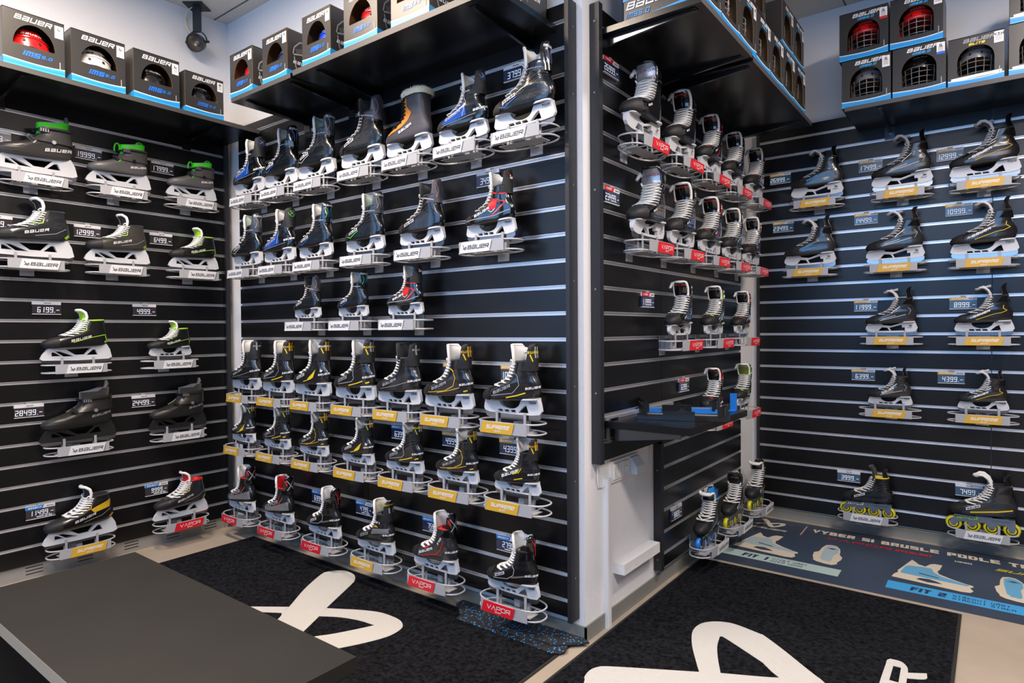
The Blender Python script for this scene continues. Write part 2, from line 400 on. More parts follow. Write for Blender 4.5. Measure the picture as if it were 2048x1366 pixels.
STY = {}
def build_skate(key):
    """returns [(part name, mesh, [sub-parts], offset)] for a style; meshes are shared between copies"""
    if key in STY: return STY[key]
    s = dict(kind='player', boot=BLK, cap=BLKM, face=FACE, tongue='up', tface=BLK, tline=WHTF, trim=WHTF, guard=BLK, gh=.108, gstyle='up', holder='tuuk', hm=WHT, lace=LACE,
             collar=BLKF, lines=[], patches=[], texts=[], gtext=None, gbars=[], badge=None, ttext=None, ribs=False, ctag=False)
    s.update(STYLES[key]); kind = s['kind']
    shape = {'inline':'player'}.get(kind, kind); B = Boot(shape); out = []
    dz = .016 if kind == 'inline' else 0
    # boot shell
    mb = MB(); nz = 26; nt = 40
    zs = sorted(set(list(B.zk)+list(np.linspace(B.z0, B.top, nz))))
    rows = [[B.P(z, 2*PI*j/nt) for j in range(nt)] for z in zs]
    k = mb.grid(rows, s['boot'], True); mb.face([k+j for j in range(nt)][::-1], BLKM)
    # inner lining
    inn = [[B.P(z, 2*PI*j/nt, o) for j in range(nt)] for z, o in ((B.top,0),(B.top+.003,-.003),(B.top,-.006),(B.top-.02,-.007),(B.top-.05,-.008))]
    k2 = mb.grid(inn, s['collar'], True); mb.face([k2+4*nt+j for j in range(nt)], s['collar'])
    me = mb.mesh('boot', True, 50); out.append(['boot', me, []])
    # collar padding
    mb = MB(); mb.tube([B.P(B.top-.002, 2*PI*j/28, -.003) for j in range(28)], .0040, s['collar'], 8, True)
    out.append(['collar', mb.mesh('collar', True), []])
    lacing = kind in ('player','goalie','inline','fur')
    if kind in ('player','goalie','inline'):
        mb = MB(); xc = .082 if kind != 'goalie' else .086; rows = []; zc = [z for z in np.linspace(B.z0+.001, .1305, 16)]
        for z in zc:
            th = B.thx(z, xc)
            if th is None: break
            rows.append([B.P(z, -th+2*th*j/16, .0022) for j in range(17)])
        mb.grid(rows, s['cap']); out.append(['toe_cap', mb.mesh('toe_cap', True, 60), []])
    if lacing:
        zt = min(B.top-.008, .226) if kind != 'fur' else .25
        zl = list(np.linspace(.1325, zt, 8))
        if s['face'] is not None:
            mb = MB()
            for sg in (1,-1):
                rows = []
                for z in np.linspace(.129, zt+.006, 14):
                    wz = B.par(z)[2]; t0 = B.thy(z, wz*.38); t1 = B.thy(z, wz*.975)
                    rows.append([B.P(z, sg*(t0+(t1-t0)*j/5), .0018) for j in range(6)])
                mb.grid(rows, s['face'])
            out.append(['eyelet_facing', mb.mesh('eyelet_facing', True, 60), []])
        mb = MB(); lm = s['lace']
        for i, z in enumerate(zl):
            wz = B.par(z)[2]; t1 = B.thy(z, wz*.93); t2 = B.thy(z, wz*.60)
            p = [B.P(z-.003, t1, .003), B.P(z, (t1+t2)/2, .0055), B.P(z+.003, t2, .0065), B.P(z+.004, 0, .0085), B.P(z+.003, -t2, .0065), B.P(z, -(t1+t2)/2, .0055), B.P(z-.003, -t1, .003)]
            mb.tube(p, .0066, lm, 7, False, .45)
            if i+1 < len(zl):
                z2 = zl[i+1]
                for sg in (1,-1):
                    p = [B.P(z+(z2-z)*q, sg*B.thy(z+(z2-z)*q, .030)*(1-2*q), .0072+.003*(1-abs(2*q-1))) for q in (0,.25,.5,.75,1)]
                    mb.tube(p, .0060, lm, 6, False, .45)
        if kind != 'fur':   # bow loop at the top eyelets
            for sg in (1,-1):
                a = Vector(B.P(zl[-1], sg*B.thy(zl[-1], .026), .006))
                mb.tube([a, a+Vector((.008,sg*.006,.010)), a+Vector((.002,sg*.010,.016)), a+Vector((-.008,sg*.008,.008)), a+Vector((-.004,sg*.004,-.004))], .0032, lm, 6)
        out.append(['laces', mb.mesh('laces', True, 60), []])
    if kind in ('player','goalie','inline') and s['tongue']:
        path, wd = TONG[s['tongue']]; n = len(path); vs = np.linspace(0, n-1, 15)
        px = np.interp(vs, range(n), [p[0] for p in path]); pz = np.interp(vs, range(n), [p[1] for p in path]); pw = np.interp(vs, range(n), wd)
        def T(u, i, o=0): return (px[i]-.011*u*u+o, pw[i]*u, ZS(pz[i])-.045*px[i])
        mb = MB(); rows = [[T(u, i) for u in np.linspace(-1,1,11)] for i in range(15)]
        Bm = mb.shell([r[::-1] for r in rows], -.008, s['tline'], s['tface'], s['trim'])
        i0 = 6
        mb.tube([T(-1,i,.005) for i in range(i0,15)]+[T(u,14,.005) for u in (-.5,0,.5)]+[T(1,i,.005) for i in range(14,i0-1,-1)], .0068, s['trim'], 8)
        subs = []
        if s['ttext']:
            tm = MB()
            for tt, v0, hh, m in s['ttext']:
                def ft(a, b, v0=v0):
                    v = v0+b/.017; i = max(0, min(13, int(v))); q = v-i; w = pw[i]*(1-q)+pw[i+1]*q
                    u = max(-.98, min(.98, a/w)); p = Vector(T(u, i))*(1-q)+Vector(T(u, i+1))*q
                    t = Vector(T(0, i+1))-Vector(T(0, i)); nn = Vector((t.z, 0, -t.x)).normalized()
                    return p+nn*.0095
                put_text(tm, tt, ft, m, hh, maxlen=.006, center=True, w=.9, st=.16, gap=.28, shear=.1)
            subs.append(('lettering', tm.mesh('lettering', fix=False), (0,0,0)))
        out.append(['tongue', mb.mesh('tongue', True, 50), subs])
        if s['ctag'] or kind == 'player':   # clear plastic security tag clipped to the tongue
            mb = MB(); c = Vector(T(-.85, 11))+Vector((.008,-.006,0))*(1 if key[0] == 'P' else 0)+Vector((-.004,0,.004))
            mb.cyl(c, (.2,1,.1), .011, .009, WHT, 14); mb.cyl(c+(Vector((-.018,0,.004)) if key[0] != 'P' else Vector((.012,-.008,-.010))), (1,.1,-.25) if key[0] != 'P' else (.7,-.2,-.9), .0085, .036, WHT, 10, .006)
            out.append(['security_tag', mb.mesh('security_tag', True), []])
    if kind in ('player','inline') and s['guard']:
        mb = MB(); rows = [[guard_pt(u, v, s['gh'], s['gstyle']) for u in np.linspace(-1,1,15)] for v in np.linspace(0,1,16)]
        mb.shell(rows, .006, s['guard'], s['collar'], s['guard'])
        def G(a, b, e=.0016):   # a across (m, + to the viewer's right from behind), b up (m)
            v = max(0, min(1, b/s['gh'])); w = np.interp(v, [0,.35,.7,.88,.96,1], [.041,.036,.034,.031,.024,.012])
            u = max(-1, min(1, math.asin(max(-1,min(1, a/w*math.sin(1.25))))/1.25))
            p = Vector(guard_pt(u, v, s['gh'], s['gstyle'])); q = Vector(guard_pt(u, v, s['gh'], s['gstyle'])); q.x += .1
            n = Vector((-math.cos(u*1.25), math.sin(u*1.25), 0)).normalized()
            return p+n*e
        subs = []
        if s['gbars'] or s['gtext']:
            gm = MB()
            for a0, b0, a1, b1, wd, m in s['gbars']:
                d = Vector((a1-a0, b1-b0)); L = d.length; d /= L; nn = Vector((-d.y, d.x))*wd/2; N = max(2, int(L/.006))
                # seen from behind the viewer's right is local -y
                gm.grid([[G(-(a0+(a1-a0)*i/N+q*nn.x), b0+(b1-b0)*i/N+q*nn.y) for i in range(N+1)] for q in (-1,1)], m)
            if s['gtext']:
                tt, b0, hh, m = s['gtext']
                put_text(gm, tt, lambda a, b: G(-a, b0+b, .0022), m, hh, maxlen=.005, center=True, w=.85, st=.22, gap=.25, shear=.15)
            subs.append(('guard_print', gm.mesh('guard_print', fix=False), (0,0,0)))
        out.append(['tendon_guard', mb.mesh('tendon_guard', True, 50), subs])
    # prints on the side
    if s['lines'] or s['patches'] or s['ribs']:
        mb = MB()
        for lo, up, m in s['patches']: patch(mb, B, lo, up, m)
        for pts, wd, m in s['lines']: ribbon(mb, B, pts, wd, m)
        if kind == 'player': ribbon(mb, B, [(.080,.088),(.074,.106),(.040,.121),(.012,.138),(-.010,.158),(-.026,.185),(-.034,.222)], .0022, PIPE)
        if s['ribs']:
            for i in range(5):
                q = i*.014
                ribbon(mb, B, [(-.020-q*.2,.122+q*.9),(-.050-q*.4,.150+q*.8),(-.085-q*.2,.166+q*.6),(-.118,.172+q*.4)], .0022, BLKG if i % 2 else mat('grey rib', (62,64,70), .25), .0018+.0001*i)
        out.append(['side_print', mb.mesh('side_print', True, 60, fix=False), []])
    if s['texts'] or s['badge']:
        mb = MB()
        if s['badge']:
            x, z, ang, L, hh, bm_, tm_ = s['badge']; c, sn = math.cos(ang), math.sin(ang)
            f = lambda a, b, e: B.D(x-(a*c-b*sn), z+a*sn+b*c, e)
            mb.grid([[f(L*i/8+.25*b, b, .0024) for i in range(9)] for b in (0, hh/2, hh)], bm_)
            q, w = text2d('BaUeR', hh*.6, 1.15, .3, .26, .2); sc = L*.84/w
            put_text(mb, 'BaUeR', lambda a, b: f(a*sc+L*.09+.25*hh*.2, b+hh*.2, .0032), tm_, hh*.6, maxlen=.006, w=1.15, gap=.3, st=.26, shear=.2)
        for tt, x, z, ang, hh, m, wid in s['texts']: stext(mb, B, tt, x, z, ang, hh, m, w=wid, st=.22, gap=.3)
        out.append(['lettering', mb.mesh('lettering', fix=False), []])
    if kind == 'shell':
        cf = MB(); rows = []
        for i, v in enumerate(np.linspace(0,1,9)):
            z = .138+.072*v; r = []
            for j in range(33):
                th = -2.45+4.9*j/32+PI
                p = B.P(min(z, B.top), th, .0045+.001*v)
                r.append((p[0]-.004*v, p[1]*(1-.05*v), p[2]+(z-min(z, B.top))))
            rows.append(r)
        cf.shell(rows, .004, s['cuff'], s['cuff'], s['cuff'])
        rv = MB(); rv.cyl((-.055,.047,.150), (0,1,0), .0085, .012, s['rivet'], 16); rv.cyl((-.055,-.047,.150), (0,1,0), .0085, .012, s['rivet'], 16)
        out.append(['cuff', cf.mesh('cuff', True, 40), [('rivet', rv.mesh('rivet', True), (0,0,0))]])
        ln = MB(); ring = [B.P(B.top, 2*PI*j/24, -.004) for j in range(24)]
        rows = [[(p[0]-.006*v*(1 if p[0] < -.06 else -.2), p[1]*(1-.06*v), p[2]+.052*v+(.012*v if p[0] < -.08 else 0)) for p in ring] for v in (0,.4,.8,.95,1)]
        k = ln.grid(rows, s['liner'], True); ln.face([k+4*24+j for j in range(24)], BLKF)
        out.append(['liner', ln.mesh('liner', True), []])
        st = MB(); z = .208
        st.tube([(p[0]-.001,p[1]*1.12,p[2]+.018) for p in [B.P(B.top, 2*PI*j/24, .004) for j in range(24)]], .008, BLK, 8, True, .45)
        st.box(-.04,.0,.040,.050,.188,.206, mat('dark buckle', (40,40,44), .3))
        for i in range(4): st.box(-.036+i*.009,-.032+i*.009,.0495,.052,.190,.204, SILV)
        out.append(['ankle_strap', st.mesh('ankle_strap', True, 40), []])
        for bx, bz, a in ((.028,.150,-.75),):
            bk = MB(); R_ = Matrix.Translation((bx,.036,bz)) @ Matrix.Rotation(a, 4, 'Y')
            kk = len(bk.v); bk.box(-.020,.020,0,.012,-.0085,.0085, s['buckle']); bk.box(-.014,.012,.011,.016,-.005,.005, BLKM); bk.box(-.019,-.014,.010,.0145,-.008,.008, s['buckle2'])
            bk.v = [tuple(R_ @ Vector(p)) for p in bk.v]
            out.append(['buckle', bk.mesh('buckle'), []])
        for (cx, cz, rx, rz) in s['loops']:
            lp = MB(); pts = [(cx+rx*math.cos(t)*1.0, .010*math.sin(t*.5), cz+rz*math.sin(t)) for t in np.linspace(-.6, 3.7, 12)]
            lp.tube(pts, .0085, s['loopm'], 8, False, .35); out.append(['pull_loop', lp.mesh('pull_loop', True, 50), []])
        if s.get('backtab'):
            bt = MB(); bt.tube([(-.108,0,.225),(-.112,0,.250),(-.120,0,.268),(-.118,0,.285)], [.010,.011,.013,.008], s['backtab'], 10, False, .7)
            out.append(['heel_tab', bt.mesh('heel_tab', True), []])
    if kind == 'fur':
        mb = MB(); FUR = mat('cream fur', (236,228,200), .95, bump=1.0, bscale=260, sheen=.6)
        ring = [B.P(B.top-.004, 2*PI*j/48, 0) for j in range(48)]
        rr = random.Random(3)
        rows = []
        for i in range(9):
            a = PI*1.25-i*(PI*1.5)/8
            rows.append([(p[0]+(p[0]+.056)/.06*.010*math.cos(a)+rr.uniform(-.0016,.0016), p[1]*(1+.24*math.cos(a))+rr.uniform(-.0016,.0016), p[2]+.010+.017*math.sin(a)+rr.uniform(-.002,.002)) for p in ring])
        mb.grid(rows, FUR, True)
        for i in range(900):     # tufts
            j = rr.randrange(48); a = rr.uniform(-.6, PI+.3); p = ring[j]
            d = Vector(((p[0]+.056)/.06*math.cos(a), p[1]/.046*math.cos(a), 1.4*math.sin(a))); q = Vector((p[0]+(p[0]+.056)/.06*.009*math.cos(a), p[1]*(1+.22*math.cos(a)), p[2]+.010+.016*math.sin(a)))
            d = d.normalized()*rr.uniform(.004,.008)+Vector((rr.uniform(-.003,.003),rr.uniform(-.003,.003),rr.uniform(-.002,.002)))
            o = d.orthogonal().normalized()*.0011; o2 = d.cross(o).normalized()*.0011
            kk = mb.add([q+o, q-o*.5+o2, q-o*.5-o2, q+d]); mb.face([kk,kk+1,kk+3], FUR); mb.face([kk+1,kk+2,kk+3], FUR); mb.face([kk+2,kk,kk+3], FUR)
        out.append(['fur_cuff', mb.mesh('fur_cuff', True, 80), []])
    # undercarriage
    if kind == 'inline':
        for p in out:
            p.append((0,0,dz))
        ch = MB(); SL = s['frame']
        o = [(.128,.064),(.060,.083),(-.10,.090),(-.130,.086),(-.134,.052),(-.126,.026),(-.110,.026),(-.098,.056),(-.060,.056),(-.047,.029),(-.029,.029),(-.016,.056),(.020,.055),(.033,.029),(.051,.029),(.064,.053),(.100,.048),(.111,.028),(.129,.028),(.136,.044)]
        for y in (.0145,-.0165): ch.prism(o, [], lambda x, z, y=y: (x,y+.002,z), lambda x, z, y=y: (x,y,z), SL)
        ch.box(-.12,-.04,-.028,.028,.082,.088, SL); ch.box(.03,.115,-.028,.028,.080,.086, SL); ch.box(-.12,.12,-.0145,.0145,.074,.080, SL)
        tm = MB(); put_text(tm, 'HI-LO', plane((.108,.0172,.062), (-1,0,.07), (0,0,1)), s['ftext'], .015, w=1.1, st=.26, gap=.25)
        out.append(['wheel_frame', ch.mesh('wheel_frame'), [('lettering', tm.mesh('lettering', fix=False), (0,0,0))], (0,0,0)])
        w = wheel_mesh(s['wheel']); h = hub_mesh(s['hub'])
        for x in (.120,.042,-.038,-.118): out.append(['wheel', w, [('hub', h, (0,0,0))], (x,0,.036)])
    else:
        hs = []
        if s['holder'] == 'tuuk':
            tm = MB(); put_text(tm, 'TUUK', plane((-.092,.0152,.069), (-1,0,.05), (0,-.12,1)), DPR, .009, w=.9, st=.26, gap=.2, shear=.2)
            hs.append(('lettering', tm.mesh('lettering', fix=False), (0,0,0)))
        elif s['holder'] == 'edge':
            tm = MB(); put_text(tm, '%', plane((-.100,.0142,.060), (-1,0,0), (0,-.1,1)), DPR, .012, w=1.2, st=.22); put_text(tm, 'BaUeR', plane((-.092,.0125,.050), (-1,0,0), (0,0,1)), DPR, .0035, w=1.2, st=.26)
            hs.append(('lettering', tm.mesh('lettering', fix=False), (0,0,0)))
        out.append(['blade_holder', holder_mesh(s['holder'], s['hm']), hs])
        out.append(['runner', runner_mesh(s['holder'] == 'truss'), []])
    STY[key] = out; return out

A20 = math.radians(21)
def badge(bm_=WCARD, tm_=DPR): return (.066,.094,A20,.062,.013,bm_,tm_)
CHEV = lambda c1, c2: [(-.022,.098,-.012,.075,.0022,c1),(-.012,.075,-.012,.055,.0022,c1),(-.012,.055,-.022,.025,.0022,c1),(.022,.098,.012,.075,.0022,c1),(.012,.075,.012,.055,.0022,c1),(.012,.055,.022,.025,.0022,c1),(-.016,.095,-.006,.070,.0018,c2),(.016,.095,.006,.070,.0018,c2),(-.006,.07,-.006,.03,.0018,c2),(.006,.07,.006,.03,.0018,c2)]
HEX = lambda c: [(-.016,.098,.016,.098,.003,c),(-.020,.090,-.014,.072,.003,c),(.020,.090,.014,.072,.003,c),(-.014,.072,0,.064,.003,c),(.014,.072,0,.064,.003,c),(-.010,.094,.010,.076,.004,GPR),(.010,.094,-.010,.076,.004,GPR)]
GREYG = mat('grey guard', (52,54,60), .3); MARG = mat('maroon grey guard', (74,66,72), .4)
MINT = mat('mint felt', (176,198,182), .9)
BLUEP = mat('blue gloss panel', (20,70,160), .2, coat=.8)
BOOTX = mat('black ribbed boot', (15,16,18), .22, coat=.6, bump=.25, bscale=90)
SUP = carbon('black supreme boot', (30,30,33), (20,20,22), .26, 300)
CARB = carbon('carbon boot', (40,42,46), (24,25,28), .28, 240)
VSIL = mat('silver fade heel', (140,140,144), .25, metal=.5)
GREYS = mat('grey shell plastic', (88,86,86), .42); CHARS = mat('charcoal shell plastic', (56,54,53), .35, coat=.3); BLKS = mat('black shell plastic', (30,29,28), .42)
TUUKB = mat('black holder plastic', (28,28,29), .35)
def xl(l1, l2, line, gt=None, mint=False, **k):
    return dict(boot=BOOTX, ribs=True, badge=badge(), tline=MINT if mint else WHTF, guard=k.pop('guard', BLKG), gbars=CHEV(l1, l2), gtext=('BaUeR',.094,.010,WPR), gh=.120,
        lines=[([(.088,.088),(.055,.080),(.030,.098),(.004,.112)],.0035,line),([(-.02,.212),(-.07,.208),(-.112,.205)],.004,GPR)], **k)
def xs(col, hx, **k):
    return dict(boot=BLKG, guard=BLKM, gbars=HEX(hx), gh=.118, patches=[([(.098,.084),(.02,.090),(-.050,.106)],[(.074,.110),(.01,.146),(-.042,.178)],BLUEP)],
        lines=[([(-.028,.105),(-.050,.165),(-.036,.200)],.003,GPR),([(.09,.078),(-.02,.092),(-.10,.102)],.003,mat('silver line',(120,124,130),.3)),([(-.035,.215),(-.075,.212)],.007,GPR)],
        texts=[('BaUeR',.060,.097,A20,.012,GPR,1.2),('BaUeR',-.086,.112,.12,.010,WPR,1.1)], **k)
def ns(line, **k):
    return dict(boot=BOOTX, ribs=True, badge=badge(), tline=BLKF, trim=BLKF, guard=MARG, gh=.120, gbars=CHEV(GPR, DPR), lines=[([(-.022,.200),(-.055,.222),(-.112,.205)],.006,GPR),([(-.02,.185),(-.052,.205)],.003,line),([(.11,.095),(.10,.085)],.006,line)], **k)
def rb(**k):
    return dict(boot=BLKG, guard=BLKM, gh=.118, gtext=('%',.070,.022,WPR), gbars=[(-.020,.10,.0,.085,.003,RED),(.020,.10,.014,.06,.003,RED)],
        patches=[([(-.02,.120),(-.06,.128)],[(-.016,.172),(-.07,.168)],RED)],
        lines=[([(-.02,.212),(-.07,.196),(-.112,.192)],.006,RED),([(-.012,.182),(-.065,.168),(-.108,.152)],.005,RED),([(-.108,.150),(-.075,.118),(-.03,.090)],.005,RED),([(.12,.088),(-.05,.092),(-.128,.112)],.004,GPR),([(-.045,.100),(-.092,.140)],.003,GPR),([(-.02,.122),(-.035,.112),(-.055,.126)],.003,WPR)],
        texts=[('BaUeR',.055,.097,A20,.012,WPR,1.2)], **k)
GB2 = lambda c: [(-.007,.104,-.007,.055,.008,c),(.007,.104,.007,.055,.008,c)]
def su(var, y=YEL, g=None, tcol=None, **k):
    d = dict(boot=SUP, guard=BLKM, gh=.116, gbars=GB2(g or GOLD)+[(-.028,.07,-.020,.04,.004,y),(.028,.07,.020,.04,.004,y)]+[(.016,.008+i*.010,.030,.008+i*.010,.003,y) for i in range(4)], gtext=('SUPReMe',.074,.010,tcol or GOLD))
    bu = ('BaUeR',.058,.094,A20,.012,GPR,1.2); hb = ('BaUeR',-.088,.112,.10,.0095,WPR,1.1)
    edge = ([(.0,.079),(-.05,.088),(-.09,.099)],.005,y)
    if var == 'plain': d.update(gbars=GB2(GPR)[:1], gtext=('BaUeR',.076,.009,GPR), texts=[bu,hb], lines=[([(.08,.082),(-.02,.098),(-.09,.115)],.002,GPR)])
    if var == 'm5': d.update(texts=[bu,hb], lines=[edge,([(.070,.088),(-.03,.098),(-.062,.132),(-.055,.172),(-.034,.190)],.0025,GPR),([(-.016,.2),(-.034,.2)],.006,y)])
    if var == 'patch': d.update(badge=badge(), texts=[hb,('%',-.098,.132,0,.018,WPR,.8)], patches=[([(-.005,.088),(-.050,.102)],[(-.018,.104),(-.074,.148)],y)], lines=[([(.018,.083),(-.040,.098)],.004,y),([(-.018,.2),(-.04,.206)],.005,y)])
    if var == 'box': d.update(badge=(.066,.094,A20,.062,.013,GPR,DPR), texts=[hb], lines=[edge,([(.070,.086),(-.020,.098),(-.034,.114),(-.030,.160),(-.012,.184)],.003,GPR),([(-.02,.204),(-.036,.200),(-.044,.192)],.006,y),([(-.105,.088),(-.125,.094)],.007,y)], ribs=True)
    if var == 'pro': d.update(texts=[bu,hb], lines=[([(.082,.084),(-.010,.090),(-.058,.112),(-.070,.150),(-.060,.176)],.0035,GOLD),([(.03,.082),(-.04,.092),(-.09,.104)],.003,GOLD),([(-.028,.198),(-.050,.192),(-.062,.180)],.005,y),([(-.108,.086),(-.126,.090)],.006,y)])
    if var == 'sm': d.update(texts=[('BaUeR',.060,.094,A20,.014,WPR,1.2),hb], patches=[([(.0,.112),(-.03,.122)],[(-.012,.128),(-.044,.150)],y)], lines=[([(-.035,.122),(-.055,.150)],.004,y),([(-.01,.085),(-.06,.096)],.005,y)])
    if var == 's27': d.update(badge=(.066,.092,A20,.058,.013,GPR,DPR), texts=[hb,('S27',-.032,.186,-.2,.012,WPR,.9)], tline=mat('cream felt',(214,206,178),.9), patches=[([(-.008,.116),(-.06,.124),(-.125,.130)],[(-.022,.148),(-.06,.152),(-.122,.156)],VSIL),([(-.010,.156),(-.06,.160)],[(-.016,.198),(-.032,.176)],mat('ochre panel',(196,160,30),.4))], gbars=[(-.012,.08,-.012,.05,.007,GPR),(.012,.08,.012,.05,.007,GPR)], gtext=('SUPReMe',.092,.009,YEL))
    d.update(k); return d
XB = lambda c, c2=RED: [(-.022,.094,.020,.030,.005,c),(.022,.094,-.020,.030,.005,c),(-.028,.090,-.020,.060,.006,c2),(.028,.090,.020,.060,.006,c2)]
def va(var, **k):
    d = dict(boot=BLK, guard=BLKG, gh=.118, gbars=XB(GPR))
    hb = ('BaUeR',-.090,.112,.10,.009,WPR,1.1)
    if var == 'sil': d.update(collar=RED, tline=WHTF, patches=[([(.10,.078),(0,.084),(-.13,.095)],[(.085,.100),(-.02,.118),(-.125,.150)],VSIL)], texts=[('VvPOR',.070,.092,A20,.020,GPR,1.0)], lines=[([(-.02,.120),(-.050,.140),(-.062,.186)],.004,RED),([(-.05,.128),(-.09,.175)],.003,GPR)])
    if var == 'x': d.update(badge=(.064,.092,A20,.054,.013,WCARD,DPR), texts=[hb], lines=[([(.075,.086),(.0,.090),(-.03,.110),(-.038,.140),(-.02,.165)],.0035,GPR),([(-.02,.098),(-.08,.112),(-.12,.126)],.008,mat('camo strip',(96,92,84),.5)),([(-.012,.205),(-.018,.190)],.008,RED)], gbars=[(-.012,.095,.0,.065,.004,RED),(.012,.095,.0,.065,.004,RED),(0,.065,0,.02,.004,RED)])
    if var == 'red': d.update(boot=CARB, collar=RED, texts=[('BaUeR',.062,.092,A20,.012,WPR,1.2),hb,('X700',-.052,.150,1.0,.010,WPR,.8)], lines=[([(.045,.086),(-.040,.100),(-.066,.128),(-.080,.165)],.0045,RED),([(.030,.122),(.0,.142),(-.012,.182)],.006,RED)])
    d.update(k); return d
def pv(tl=GPR, acc=None, tongue='arch', face=BLKG, **k):
    d = dict(boot=BLKG, guard=BLK, tongue=tongue, tface=face, holder='tuuk', gh=.112, ttext=[('VvPOR',10.6,.012,tl)], ctag=True, badge=(.052,.094,A20,.050,.013,DPR,WPR), face=BLKM)
    if acc: d.update(collar=acc, lines=[([(.02,.083),(-.03,.100),(-.05,.130)],.006,acc),([(.085,.125),(.076,.131)],.008,acc)])
    d.update(k); return d
def su_r(kind, y=GOLD, **k):
    d = dict(boot=CARB, tongue='flop', tface=BLKF, trim=mat('grey tongue trim',(196,196,200),.8), tline=mat('grey tongue felt',(176,176,180),.9), lace=LACEG, guard=BLKG, gstyle='bent', gh=.118)
    bu = ('BaUeR',.045,.098,math.radians(25),.012,WPR,1.2)
    if kind == 'plain': d.update(holder='edge', texts=[('BaUeR',.045,.098,math.radians(25),.009,SKY,1.2)], lines=[([(.030,.090),(-.04,.108)],.003,SKY)])
    if kind == 'lines': d.update(holder='edge', texts=[], lines=[([(.055,.088),(-.03,.108),(-.085,.122)],.0025,WPR),([(.045,.098),(-.03,.120)],.0025,WPR),([(-.005,.135),(-.052,.178)],.004,WPR),([(-.10,.12),(-.112,.150),(-.096,.17)],.0025,GPR)])
    if kind == 'gold': d.update(boot=SUP, texts=[bu], lines=[([(.062,.096),(-.018,.136)],.003,WPR),([(.035,.084),(-.055,.118),(-.085,.122),(-.112,.136),(-.094,.150),(-.096,.17)],.003,y),([(-.018,.168),(-.048,.186)],.004,WPR),([(-.018,.155),(-.048,.172)],.004,WPR)])
    d.update(k); return d
def go(acc, col, **k):
    d = dict(kind='goalie', boot=col, holder='truss', tongue='goal', tface=BLKM, guard=None, texts=[('BaUeR',.040,.096,math.radians(12),.013,WPR,1.2)],
        lines=[([(.02,.140),(-.03,.152),(-.036,.178)],.0035,acc),([(.0,.090),(-.08,.104),(-.120,.130)],.0025,GPR),([(-.118,.084),(-.134,.10)],.012,acc)])
    d.update(k); return d
